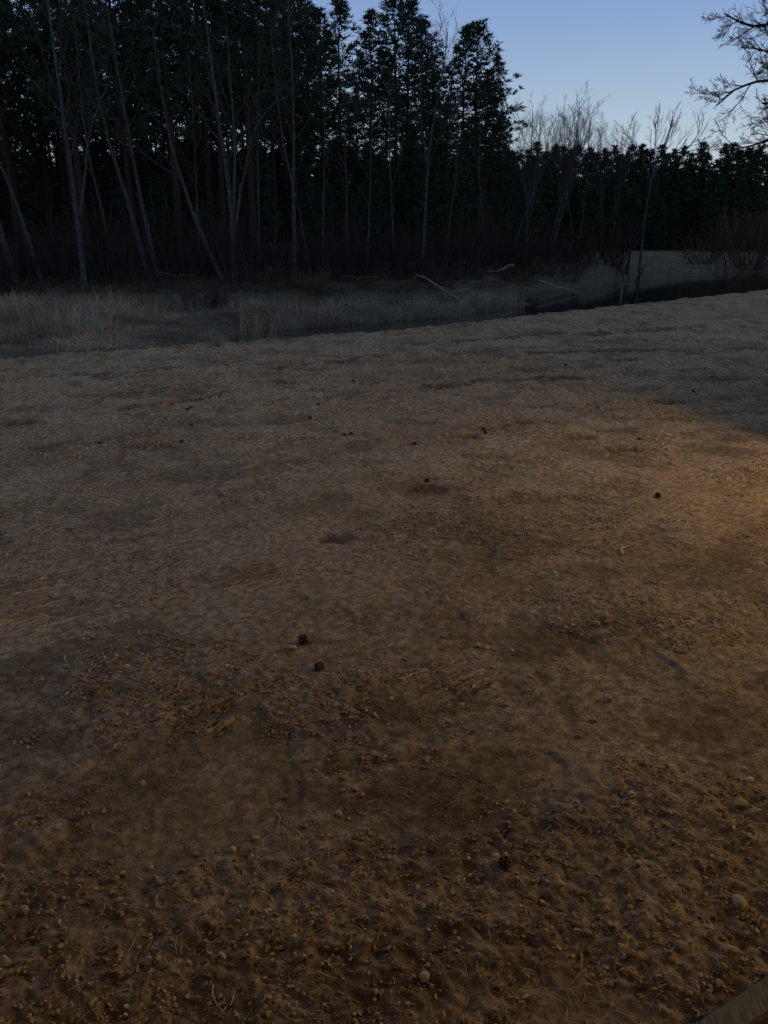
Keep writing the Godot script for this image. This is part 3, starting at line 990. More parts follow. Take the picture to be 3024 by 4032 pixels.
func alders() -> void:
	var op := {"wobble": 0.22, "lift": 0.10, "depth": 3, "many": [0, 5, 4, 0], "from": [0.3, 0.25, 0.25, 0.2], "open": 0.6, "ratio": 0.55, "thin": 0.006, "limb": 2.2}
	var g := func(x: float, z: float) -> Vector3: return Vector3(x, hgt(x, z), z)
	var V := func(x: float, y: float, z := 0.0) -> Vector3: return Vector3(x, y, z)
	# forked alder: the lightest trunks of the bank
	stand("alder_tree", bare(201, [
		[[V.call(0, -0.2), V.call(0.05, 1.6), V.call(0.0, 3.4), V.call(-0.25, 6.0), V.call(-0.5, 9.5)], 0.17, 0.4, 12],
		[[V.call(0.05, 1.0), V.call(0.3, 2.6), V.call(0.75, 4.2), V.call(1.1, 5.2), V.call(1.9, 6.0), V.call(2.4, 6.0)], 0.11, 0.3, 9],
		[[V.call(0.02, 1.9), V.call(0.2, 3.2), V.call(0.3, 5.2), V.call(0.25, 8.6)], 0.10, 0.4, 9],
		[[V.call(-0.3, -0.2), V.call(-1.0, 1.5), V.call(-1.6, 3.3), V.call(-2.0, 5.2), V.call(-2.2, 8.2)], 0.13, 0.4, 10]], op, M.alder_bark, M.twig_grey),
		g.call(-5.5, -29.5), 0.0, "pale alder splitting into a wide fan of trunks on the far bank", "alder", "bare alders on the bank")
	stand("alder_tree", bare(202, [
		[[V.call(0, -0.2), V.call(0.08, 2.2), V.call(0.1, 3.6), V.call(0.2, 6.0), V.call(0.15, 9.8)], 0.14, 0.4, 13],
		[[V.call(0.1, 3.4), V.call(-0.25, 5.2), V.call(-0.5, 8.5)], 0.08, 0.35, 8],
		[[V.call(0.7, -0.2), V.call(0.4, 1.8), V.call(0.12, 3.4)], 0.07, 0.8, 2]], op, M.alder_bark, M.twig_grey),
		g.call(-3.47, -31.0), 0.0, "straight pale alder with a leaning prop trunk joining it", "alder", "bare alders on the bank")
	stand("alder_tree", bare(203, [
		[[V.call(0, -0.2), V.call(0.12, 2.2), V.call(0.22, 4.6), V.call(0.5, 6.6), V.call(0.9, 9.0)], 0.12, 0.45, 12],
		[[V.call(0.2, 4.2), V.call(-0.1, 6.0), V.call(-0.15, 8.0)], 0.07, 0.3, 8]], op, M.alder_bark, M.twig_grey),
		g.call(1.58, -34.0), 0.0, "single slim pale alder standing behind the slanting fallen log", "alder", "bare alders on the bank")
	var rest := [
		[-0.77, -34.0, 0.08, 0.05, 7.5, "thin grey alder sapling between the slim alder and the prop trunk"],
		[-1.55, -36.0, 0.09, -0.02, 8.0, "thin dim alder beside the grey sapling, set further back"],
		[-2.99, -40.0, 0.10, 0.02, 9.0, "dim alder deep behind the prop trunk"],
		[-8.38, -30.0, 0.13, -0.10, 10.0, "right one of two parallel alders leaning left"],
		[-8.84, -30.4, 0.14, -0.13, 10.5, "left one of two parallel alders leaning left"],
		[-10.29, -27.5, 0.15, 0.0, 10.5, "dark thick alder with one bent arm to the right"],
		[-11.35, -34.0, 0.11, -0.05, 9.5, "alder behind the thick one with the bent arm"],
		[-13.05, -28.5, 0.17, -0.14, 11.0, "leftmost thick alder at the picture's left edge"],
		[-12.36, -29.0, 0.11, -0.16, 10.0, "thin alder curving away beside the leftmost thick one"],
		[-7.5, -33.0, 0.08, 0.02, 8.5, "thin paired stem left of the fan of pale trunks"],
		[-5.9, -38.0, 0.10, 0.05, 9.5, "dim alder behind the fan of pale trunks"],
		[0.5, -42.0, 0.10, -0.03, 9.0, "dim alder deep behind the slanting log"],
		[3.28, -42.0, 0.09, 0.03, 8.5, "dim thin alder above the second fallen log"],
		[5.22, -43.0, 0.09, -0.05, 8.0, "thin alder just left of the pale curved stem"],
		[6.83, -43.0, 0.11, -0.16, 8.0, "pale curved stem leaning left near the right end of the pines"],
		[7.75, -44.0, 0.12, 0.02, 9.0, "upright pale stem next to the curved one"],
		[8.79, -43.5, 0.13, 0.14, 9.2, "alder leaning right with a tall feathery crown"],
		[9.42, -46.0, 0.12, 0.10, 9.0, "second alder leaning right under the feathery crowns"],
		[11.12, -47.0, 0.13, 0.06, 9.0, "alder with a rounded feathery crown in the middle of the bare row"],
		[11.9, -50.0, 0.11, 0.10, 9.2, "alder leaning behind the rounded feathery crown"],
		[10.0, -50.0, 0.11, -0.04, 9.5, "tall alder with the highest feathery crown of the bare row"],
		[8.2, -48.0, 0.10, -0.03, 9.0, "feathery alder crown next to the last pine boughs"],
		[14.1, -52.0, 0.11, 0.05, 8.8, "bare alder right of the rounded feathery crown"],
		[15.3, -55.0, 0.11, 0.08, 9.2, "bare alder before the lone spreading tree"],
	]
	var k := 0
	var fine := {}
	for a in rest:
		var r := RandomNumberGenerator.new()
		r.seed = 300 + k
		var hh: float = a[4]
		var ln: float = a[3]
		var tall: bool = a[0] > 6.0
		if tall: hh *= 0.86
		var st := [[[V.call(0, -0.2), V.call(hh * ln * 0.35 + r.randf_range(-0.1, 0.1), hh * 0.25), V.call(hh * ln * 0.75 + r.randf_range(-0.15, 0.15), hh * 0.55, 0.2), V.call(hh * ln, hh)], a[2], 0.42 if tall else 0.38, 20 if tall else 14]]
		if tall:
			st.append([[V.call(hh * ln * 0.6, hh * 0.42), V.call(hh * ln * 0.75 + 0.5, hh * 0.68), V.call(hh * ln + 0.7, hh * 0.94)], a[2] * 0.6, 0.25, 14])
			st.append([[V.call(hh * ln * 0.55, hh * 0.38), V.call(hh * ln * 0.6 - 0.5, hh * 0.65, 0.4), V.call(hh * ln * 0.8 - 0.8, hh * 0.88, 0.5)], a[2] * 0.55, 0.25, 12])
		if k == 5:
			st.append([[V.call(0.15, 2.4), V.call(0.55, 4.0), V.call(0.9, 5.2), V.call(1.7, 6.5)], 0.08, 0.5, 6])
		var o2 := op.duplicate()
		if tall:
			o2.lift = 0.13; o2.open = 0.56; o2.thin = 0.007; o2.limb = 1.5; o2.slim = 0.45; o2.wobble = 0.32
			o2.depth = 4; o2.many = [0, 5, 4, 3, 0]; o2.from = [0.3, 0.2, 0.2, 0.2, 0.2]; o2.thin = 0.0026; o2.ratio = 0.6
			var v := k % 4
			if not fine.has(v):
				fine[v] = [bare(300 + k, st, o2, M.alder_bark, M.twig_grey), hh]
			var s: float = hh / fine[v][1]
			stand("alder_tree", fine[v][0], g.call(a[0], a[1]), [0.0, 0.5, -0.4, 2.6][int(k / 4.0) % 4], a[5], "alder", "bare alders on the bank", Vector3(s, s, s))
		else:
			stand("alder_tree", bare(300 + k, st, o2, M.alder_bark, M.twig_grey), g.call(a[0], a[1]), 0.0, a[5], "alder", "bare alders on the bank")
		k += 1
	# grey birch crown among the pines
	var ob := op.duplicate()
	ob.lift = 0.16; ob.open = 0.45; ob.thin = 0.009; ob.limb = 3.0
	for a in [[5.2, -88.0, 21.0, "tall grey bare birch crown showing between two pine tops"], [-10.2, -82.0, 21.5, "pale bare birch twigs against the sky beside the tall left mass"]]:
		stand("birch_tree", bare(int(400 + a[0]), [[[V.call(0, -0.2), V.call(0.1, 7), V.call(-0.2, 14), V.call(0.1, a[2])], 0.2, 0.45, 34]], ob, M.alder_bark, M.twig_grey), g.call(a[0], a[1]), 0.0, a[3], "birch", "birches among the pines")
	# lone spreading tree right of the feathery row
	var ol := op.duplicate()
	ol.lift = 0.16; ol.open = 0.5; ol.limb = 1.5; ol.thin = 0.007; ol.wobble = 0.3
	stand("spreading_tree", bare(420, [
		[[V.call(0, -0.2), V.call(-0.05, 3.0), V.call(0.1, 5.6), V.call(0.5, 7.0), V.call(0.9, 8.6)], 0.13, 0.72, 10],
		[[V.call(0.1, 5.6), V.call(0.8, 6.6), V.call(1.9, 7.2), V.call(2.5, 8.3)], 0.08, 0.35, 10],
		[[V.call(0.1, 5.4), V.call(-0.4, 6.4), V.call(-1.0, 7.0), V.call(-1.4, 7.9)], 0.07, 0.35, 9],
		[[V.call(0.15, 5.8), V.call(0.1, 7.0), V.call(0.0, 8.4)], 0.06, 0.35, 7]], ol, M.alder_bark, M.twig_grey),
		g.call(14.3, -45.0), 0.0, "lone bare tree with a fan-shaped crown right of the feathery row", "tree")
	# large bare tree whose boughs hang in from the right edge
	var oo := {"wobble": 0.34, "lift": 0.02, "depth": 4, "many": [0, 7, 6, 5, 0], "from": [0.3, 0.15, 0.15, 0.15, 0.1], "open": 0.65, "ratio": 0.55, "thin": 0.006, "limb": 1.7, "slim": 1.0}
	stand("oak_tree", bare(431, [
		[[V.call(0, -0.3), V.call(-0.1, 2.6), V.call(0.1, 5.5), V.call(-0.3, 8.5), V.call(-0.2, 13.0)], 0.36, 0.5, 14],
		[[V.call(-0.1, 4.6), V.call(-1.6, 5.6), V.call(-2.9, 6.9), V.call(-3.6, 8.6), V.call(-4.4, 10.6)], 0.16, 0.3, 14],
		[[V.call(-0.1, 4.0), V.call(-1.5, 5.4), V.call(-3.0, 6.5), V.call(-4.2, 6.6), V.call(-5.2, 5.9)], 0.12, 0.35, 14],
		[[V.call(0, 3.6), V.call(-1.4, 4.6), V.call(-2.6, 5.0), V.call(-3.9, 4.7), V.call(-4.7, 4.5)], 0.10, 0.4, 11],
		[[V.call(0, 6.0), V.call(-1.6, 7.6), V.call(-3.2, 8.2), V.call(-4.6, 8.3), V.call(-5.3, 8.6)], 0.11, 0.3, 13],
		[[V.call(0, 5.0), V.call(1.4, 6.6, 0.6), V.call(2.6, 8.4, 1.0)], 0.14, 0.3, 10]], oo, M.twig_dark, M.twig_dark),
		g.call(16.4, -29.0), 0.0, "large bare tree whose drooping boughs hang into the sky at the right", "tree")

# ---- river bank: reeds, grass, logs, bushes
func build_bank() -> void:
	var r := RandomNumberGenerator.new()
	r.seed = 9
	# reeds on the spit
	for v in 3:
		var m := grass_tuft(500 + v, 38, [0.42, 0.55, 0.28][v], 0.16, 0.0045, 0.34, 0.08)
		var xf := []; var tn := []
		for k in 620:
			var x := lerpf(-3.4, 22.0, pow(r.randf(), 2.1))
			var s := on(SPIT, x)
			var z := s - r.randf_range(0.1, 1.7 if x < 7 else 0.9)
			var y := hgt(x, z)
			if y < WATER_Y - 0.12: continue
			var sc := minf(1.2, r.randf_range(0.65, 1.15) * (1.0 if x < 7.0 else 0.7) * (0.85 + 0.9 * nmid.get_noise_2d(x * 0.6, z * 0.6)))
			xf.append(Transform3D(Basis(Vector3.UP, r.randf() * TAU).scaled(Vector3(sc, sc, sc)), Vector3(x, y, z)))
			var t := r.randf_range(0.75, 1.15)
			tn.append(Color(0.22 * t, 0.185 * t, 0.14 * t))
		scatter("reeds", m, xf, ["pale dry reeds along the low spit in the river", "taller pale reed stems with plumes along the spit", "shorter pale reeds at the water's edge of the spit"][v], "reeds", tn)
	# grass on the left meadow
	for v in 4:
		var m := grass_tuft(520 + v, 30, [0.11, 0.18, 0.48, 0.7][v], [0.14, 0.17, 0.22, 0.26][v], 0.005, [1.3, 1.2, 0.8, 0.75][v])
		var xf := []; var tn := []
		var want: int = [5200, 3600, 1500, 900][v]
		for k in want:
			var x := r.randf_range(-17.0, -1.2)
			var e := on(EDGE, x)
			var z := lerpf(e + 0.25, on(BACK, x) + 3.6, pow(r.randf(), 0.8))
			var clump := nmid.get_noise_2d(x * 0.25 + 5.0, z * 0.25)
			if hgt(x, z) < WATER_Y: continue
			if v >= 2:
				# tall clumps stand at the left and along the far edge
				var tall := smoothstep(-5.2, -7.0, x) * smoothstep(2.5, 4.0, e - z) + smoothstep(1.8, 0.6, Vector2(x + 5.4, z + 22.0).length()) + smoothstep(0.9, 0.3, absf(x + 1.9)) * 0.6
				if r.randf() > tall * (0.6 + 0.8 * clump): continue
			elif e - z < 0.9 and r.randf() > (e - z) * 0.9 + 0.5 * clump: continue
			var sc := r.randf_range(0.7, 1.2) * (1.0 + 0.5 * clump)
			xf.append(Transform3D(Basis(Vector3.UP, r.randf() * TAU).scaled(Vector3(sc, sc, sc)), Vector3(x, hgt(x, z), z)))
			var t := r.randf_range(0.55, 1.25) * (0.85 + 0.8 * clump)
			var warm := r.randf_range(0.8, 1.15)
			tn.append(Color(0.27 * t * warm, 0.205 * t, 0.14 * t / warm))
		scatter("dry_grass", m, xf, ["short flattened dry grass on the low meadow", "ankle-high dry grass on the low meadow", "tall dry grass clumps at the left of the meadow", "tallest dry grass standing against the dark bank"][v], "grass", tn)
	# rough grass on the far bank and the meadow to the right
	var xf2 := []; var tn2 := []
	for k in 5200:
		var x := r.randf_range(-16.0, 42.0)
		var b := on(BACK, x)
		var z := b - 1.7 - pow(r.randf(), 1.1) * (9.0 if x < 9 else 45.0)
		if x > -z * 0.62: continue
		var sc := r.randf_range(0.7, 1.5)
		xf2.append(Transform3D(Basis(Vector3.UP, r.randf() * TAU).scaled(Vector3(sc, sc, sc)), Vector3(x, hgt(x, z), z)))
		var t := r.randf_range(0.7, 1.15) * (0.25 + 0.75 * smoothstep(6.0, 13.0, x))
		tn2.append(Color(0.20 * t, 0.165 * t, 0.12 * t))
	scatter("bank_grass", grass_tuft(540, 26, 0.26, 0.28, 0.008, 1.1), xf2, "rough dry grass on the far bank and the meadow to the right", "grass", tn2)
	# bare undergrowth at the foot of the forest
	for v in 3:
		var m := brush(560 + v, 12, [1.3, 2.2, 3.2][v], [1.0, 1.3, 1.6][v], M.twig_dark)
		var xf := []
		for k in [240, 90, 30][v]:
			var x := r.randf_range(-22.0, 14.0)
			var z := on(BACK, x) - 1.6 - pow(r.randf(), 1.2) * 24.0
			var sc := r.randf_range(0.6, 1.2)
			xf.append(Transform3D(Basis(Vector3.UP, r.randf() * TAU).scaled(Vector3(sc, sc, sc)), Vector3(x, hgt(x, z), z)))
		scatter("undergrowth", m, xf, ["knee-high bare twigs under the bank trees", "waist-high bare brush under the bank trees", "tall bare brush between the forest trunks"][v], "undergrowth")
	# bushes one can point to
	var bush := func(x: float, z: float, many: int, hh: float, wide: float, mt: Material, label: String, sd: int) -> void:
		tag(part("bare_bush", brush(sd, many, hh, wide, mt), self, Transform3D(Basis(), Vector3(x, hgt(x, z), z))), label, "bush")
	bush.call(-5.0, -21.9, 40, 1.0, 0.9, M.twig_grey, "round grey-brown bush on the meadow edge before the fan of trunks", 601)
	bush.call(-2.6, -28.6, 30, 0.9, 1.1, M.twig_red, "low rusty bush on the bank below the prop trunk", 602)
	bush.call(23.6, -60.0, 60, 2.6, 3.0, M.twig_red, "russet willow bush bulging over the right meadow", 603)
	bush.call(26.2, -58.0, 70, 4.4, 3.4, M.twig_red, "tall russet willow behind the small dark tree at the right", 604)
	bush.call(29.5, -57.0, 70, 5.6, 4.0, M.twig_red, "tallest russet willow cut by the right picture edge", 605)
	bush.call(20.6, -48.0, 9, 3.4, 1.6, M.twig_dark, "small dark many-stemmed tree on the right meadow", 606)
	bush.call(10.6, -41.5, 8, 1.9, 1.2, M.twig_dark, "thin dark shrub on the meadow edge beside the leaning alder", 607)
	bush.call(13.2, -43.5, 8, 1.7, 1.3, M.twig_dark, "dark shrub at the foot of the lone fan-shaped tree", 608)
	# fallen logs
	var lg := base("fallen_log", Vector3(1.26, 0.3, -31.0))
	var mb := MB.new()
	mb.tube(PackedVector3Array([Vector3(-0.12, -0.12, 0.1), Vector3(0, 0.06, 0), Vector3(0.25, 0.02, 0.5), Vector3(0.8, -0.3, 2.0), Vector3(1.25, -0.55, 3.3), Vector3(1.6, -0.85, 4.1)]), PackedFloat32Array([0.03, 0.042, 0.04, 0.035, 0.028, 0.018]), 8)
	part("trunk", mb.mesh(M.log_wood), lg)
	mb = MB.new()
	mb.tube(PackedVector3Array([Vector3(1.0, -0.42, 2.6), Vector3(1.35, -0.40, 2.6), Vector3(1.75, -0.28, 2.5)]), PackedFloat32Array([0.025, 0.025, 0.03]), 6)
	part("branch", mb.mesh(M.log_wood), lg)
	mb = MB.new()
	mb.tube(PackedVector3Array([Vector3(0.75, -0.27, 1.9), Vector3(1.0, -0.30, 1.9), Vector3(1.15, -0.34, 1.9)]), PackedFloat32Array([0.02, 0.016, 0.01]), 6)
	part("branch", mb.mesh(M.log_wood), lg)
	tag(lg, "pale fallen log slanting down the far bank into the water", "log")
	var log := func(a: Vector3, b: Vector3, rr: float, sag: float, label: String) -> void:
		var m2 := MB.new()
		var ps := PackedVector3Array(); var rs := PackedFloat32Array()
		for k in 9:
			var t := k / 8.0
			ps.append((b - a) * t + Vector3(0, -sag * sin(PI * t) + 0.03 * sin(t * 11.0), 0.05 * sin(t * 7.0)))
			rs.append(rr * (1.0 - 0.5 * t))
		m2.tube(ps, rs, 8)
		tag(part("fallen_log", m2.mesh(M.log_wood if a.x > 3.0 else M.alder_bark), self, Transform3D(Basis(), a)), label, "log")
	log.call(Vector3(6.0, 0.55, -37.6), Vector3(4.0, 0.28, -35.0), 0.08, 0.1, "pale sagging log lying along the far bank under the pale stems")
	log.call(Vector3(6.5, 0.02, -33.6), Vector3(8.0, -0.42, -33.2), 0.05, 0.0, "thin pale log dipping into the back channel")
	log.call(Vector3(-1.5, 0.35, -30.2), Vector3(-0.2, 0.32, -30.4), 0.035, 0.03, "short pale broken branch below the thin saplings")
	log.call(Vector3(-8.0, 0.55, -28.6), Vector3(-6.7, 0.45, -28.8), 0.025, 0.05, "short grey log lying left of the fan of trunks")
	mb = MB.new()
	mb.tube(PackedVector3Array([Vector3(0, -0.4, 0), Vector3(0.01, 0.1, 0), Vector3(0.015, 0.42, 0)]), PackedFloat32Array([0.03, 0.03, 0.026]), 7)
	tag(part("wooden_stake", mb.mesh(M.log_wood), self, Transform3D(Basis(), Vector3(9.81, -0.45, -33.0))), "short yellowish stake standing at the reed edge", "stake")

# ---- everything lying on the sand
func build_litter() -> void:
	var r := RandomNumberGenerator.new()
	r.seed = 21
	# crumbs and small stones, thick where the sand is churned
	var meshes := []
	for k in 5: meshes.append(stone_mesh(700 + k, 0.95, Vector3(1.0, [0.55, 0.8, 0.45, 0.7, 0.6][k], [0.7, 0.9, 0.8, 0.6, 0.85][k]), M.clod, 0 if k < 2 else 1, true))
	var lists := [[], [], [], [], []]
	var tints := [[], [], [], [], []]
	for k in 380000:
		var d := 1.0 + 9.0 * pow(r.randf(), 1.1)
		var x := r.randf_range(-0.62, 0.62) * (d + 0.6)
		var z := -d
		var m := smoothstep(0.0, 0.45, nmask.get_noise_2d(x, z) + 0.7 * nmid.get_noise_2d(x * 2.2, z * 2.2))
		var fill := 0.42 * smoothstep(6.5, 4.0, d)
		if r.randf() > (0.07 + fill + 0.9 * m) * lerpf(0.42, 1.0, smoothstep(1.5, 2.8, d)): continue
		var s := 0.0030 + 0.019 * pow(r.randf(), 3.6)
		if m < 0.15: s = minf(s, 0.0075)
		s *= 1.0 + 0.5 * smoothstep(3.0, 7.0, d)
		var b := Basis.from_euler(Vector3(r.randf() * TAU, r.randf() * TAU, r.randf() * TAU)).scaled(Vector3(s, s * 0.85, s))
		var v := k % 5
		lists[v].append(Transform3D(b, Vector3(x, hgt(x, z) + s * 0.2, z)))
		var t := r.randf_range(0.7, 1.15)
		var pale := 0.22 if r.randf() < 0.05 and d < 4.0 else 0.0
		tints[v].append(Color((0.50 + pale) * t, (0.345 + pale) * t, (0.215 + pale * 0.9) * t))
	for v in 5:
		scatter("soil_crumbs", meshes[v], lists[v], "loose brown soil crumbs and grit scattered over the churned sand", "soil crumbs", tints[v])
	# larger clods as things of their own
	var clods := []
	for k in 6: clods.append(stone_mesh(720 + k, 0.7, Vector3(1.0, 0.72, 0.88), M.clod_brown if k < 4 else M.stone_tan, 1, k % 2 == 1))
	var zones := [[0.2, -2.6, 0.5, 0.45, "rounded soil clod among the ridged track right of the pine cones"], [0.9, -2.9, 0.55, 0.4, "soil clod in the crumbly patch around the boot prints"], [-0.1, -1.95, 0.35, 0.3, "rounded clod in the pebbly drift in the middle foreground"], [-0.9, -2.7, 0.55, 0.5, "soil clod by the ridged track left of the pine cones"], [0.55, -1.5, 0.45, 0.25, "clod among the straw litter near the terrace corner"], [-0.6, -1.6, 0.4, 0.25, "clod on the dark sand in the lower left foreground"], [0.1, -4.0, 1.4, 0.7, "clod on the sand beyond the pine cones"]]
	for zn in zones:
		for k in 34:
			var x: float = zn[0] + r.randfn(0, 1) * zn[2] * 0.55
			var z: float = zn[1] + r.randfn(0, 1) * zn[3] * 0.55
			if z > -1.15: continue
			var s := 0.010 + 0.018 * pow(r.randf(), 2.0)
			if zn[1] < -3.5: s *= 1.3
			var b := Basis(Vector3.UP, r.randf() * TAU).scaled(Vector3(s, s, s) * r.randf_range(0.85, 1.15))
			tag(part("soil_clod", clods[r.randi_range(0, 5)], self, Transform3D(b, Vector3(x, hgt(x, z) + s * 0.12, z))), zn[4], "clod", zn[4].replace("clod ", "clods "))
	# pine cones: x, z, breadth, tilt, label
	var proto := [cone_meshes(801, 1.0), cone_meshes(802, 0.8)]
	var cones := [
		[-0.34, -2.883, 0.045, "open dark pine cone with a short stalk in the middle of the sand"],
		[-0.257, -2.674, 0.036, "smaller pine cone with pale scale tips below the stalked cone"],
		[0.324, -1.637, 0.034, "half buried long pine cone beside a white pebble near the bottom"],
		[1.828, -4.88, 0.036, "lone pine cone towards the lamplit right edge"],
		[0.301, -5.155, 0.036, "pine cone in a scuffed hollow beyond the middle of the sand"],
		[-1.969, -7.596, 0.036, "nearer of two touching pine cones by the left rut"],
		[-1.964, -7.733, 0.036, "farther of two touching pine cones by the left rut"],
		[-0.708, -7.245, 0.039, "pine cone just below the flat white pebble"],
		[-0.34, -6.533, 0.03, "left cone of a close pair in mid sand"],
		[-0.291, -6.561, 0.03, "right cone of a close pair in mid sand"],
		[-2.655, -12.513, 0.041, "pine cone near the grass edge"],
		[-2.224, -10.771, 0.032, "pine cone between the grass edge and the left rut"],
		[-0.368, -9.276, 0.032, "pine cone beyond the small white pebble in mid sand"],
		[-0.685, -7.927, 0.03, "pine cone right beside the two white pebbles"],
		[-2.385, -6.275, 0.032, "pine cone at the left next to a pale chip"],
		[-1.693, -6.266, 0.026, "small pine cone left of the close pair"],
		[-1.78, -6.975, 0.024, "tiny pine cone below the two touching cones"],
		[2.456, -10.45, 0.041, "dark pine cone on the far right sand"],
		[3.289, -10.45, 0.032, "small pine cone furthest right on the far sand"],
		[3.438, -8.521, 0.032, "pine cone on the dim sand close to the right edge"],
		[0.888, -6.713, 0.041, "pine cone above the dug hole in mid sand"],
		[0.874, -6.487, 0.032, "pine cone at the right rim of the dug hole"],
		[0.254, -6.3, 0.034, "pine cone left of the dug hole"],
		[2.101, -7.848, 0.028, "left of two small cones beyond the holes at the right"],
		[2.178, -7.733, 0.028, "right of two small cones beyond the holes at the right"],
		[2.174, -6.397, 0.03, "pine cone right of the holes"],
	]
	var i := 0
	for a in cones:
		var sz: float = a[2] * 0.8 / 0.95
		var o := base("pine_cone", Vector3(a[0], hgt(a[0], a[1]), a[1]))
		var tilt := r.randf_range(0.9, 1.5)
		var turn := r.randf() * TAU
		if i == 0: tilt = -0.8; turn = PI * 0.5
		if i == 1: tilt = 0.85; turn = 0.3
		if i == 2: tilt = 1.45; turn = 0.7
		var b := (Basis(Vector3.UP, turn) * Basis(Vector3.RIGHT, tilt)).scaled(Vector3(sz, sz, sz))
		var t := Transform3D(b, b * Vector3(0, -0.5, 0) + Vector3(0, a[2] * (0.34 if i != 2 else 0.1), 0))
		var pm: Array = proto[i % 2]
		part("core", pm[0], o, t)
		part("scales", pm[1], o, t)
		part("scale_tips", pm[2], o, t)
		if i == 0:
			part("stalk", stick(Vector3(0.018, 0.006, 0.004), Vector3(0.065, 0.004, 0.0), 0.0032, 0.003, 8, M.twig), o)
		tag(o, a[3], "pine cone", "pine cones on the sand")
		i += 1
	# white pebbles
	var wm := [stone_mesh(741, 0.3, Vector3(1, 0.7, 0.8), M.stone_white), stone_mesh(742, 0.4, Vector3(1, 0.6, 0.75), M.stone_white, 1, true)]
	var white := [
		[-1.964, -8.552, 0.026, "white pebble on the far left sand"], [-0.598, -8.088, 0.022, "small round white pebble beyond the flat one"], [-0.714, -7.707, 0.036, "flat white pebble in mid sand"], [-2.431, -6.107, 0.02, "pale chip beside the cone at the left"],
		[1.147, -2.037, 0.013, "tiny white pebble above the larger white one at the right edge"], [1.14, -1.982, 0.024, "larger white pebble near the right edge"], [0.578, -1.871, 0.014, "white pebble left of the tan stone"], [0.834, -1.821, 0.01, "tiny white pebble right of the tan stone"],
		[0.306, -1.668, 0.017, "white pebble touching the half buried cone"], [0.345, -1.495, 0.012, "white pebble below the half buried cone"], [0.392, -1.42, 0.008, "tiny white pebble left of the low clods"], [0.145, -1.506, 0.007, "speck of white stone on the bare middle foreground"], [0.676, -1.248, 0.008, "speck of white stone beside the terrace edging"],
		[-0.103, -1.836, 0.011, "white pebble in the pebbly drift in the middle foreground"], [-0.133, -1.543, 0.011, "cream pebble below the pebbly drift"], [-0.329, -1.405, 0.008, "white speck among the straw at lower left"], [-0.404, -1.473, 0.007, "white speck above the straw at lower left"], [-0.079, -1.372, 0.008, "white speck below the cream pebble"],
		[0.529, -3.236, 0.012, "pinkish white pebble left of the green glass"], [0.895, -2.344, 0.01, "small white pebble below the boot prints"], [1.349, -2.898, 0.012, "small white pebble right of the boot prints"]]
	for a in white:
		var s: float = a[2]
		var b := Basis(Vector3.UP, r.randf() * TAU).scaled(Vector3(s, s, s))
		tag(part("white_pebble", wm[r.randi_range(0, 1)], self, Transform3D(b, Vector3(a[0], hgt(a[0], a[1]) + s * 0.25, a[1]))), a[3], "pebble", "white pebbles on the sand")
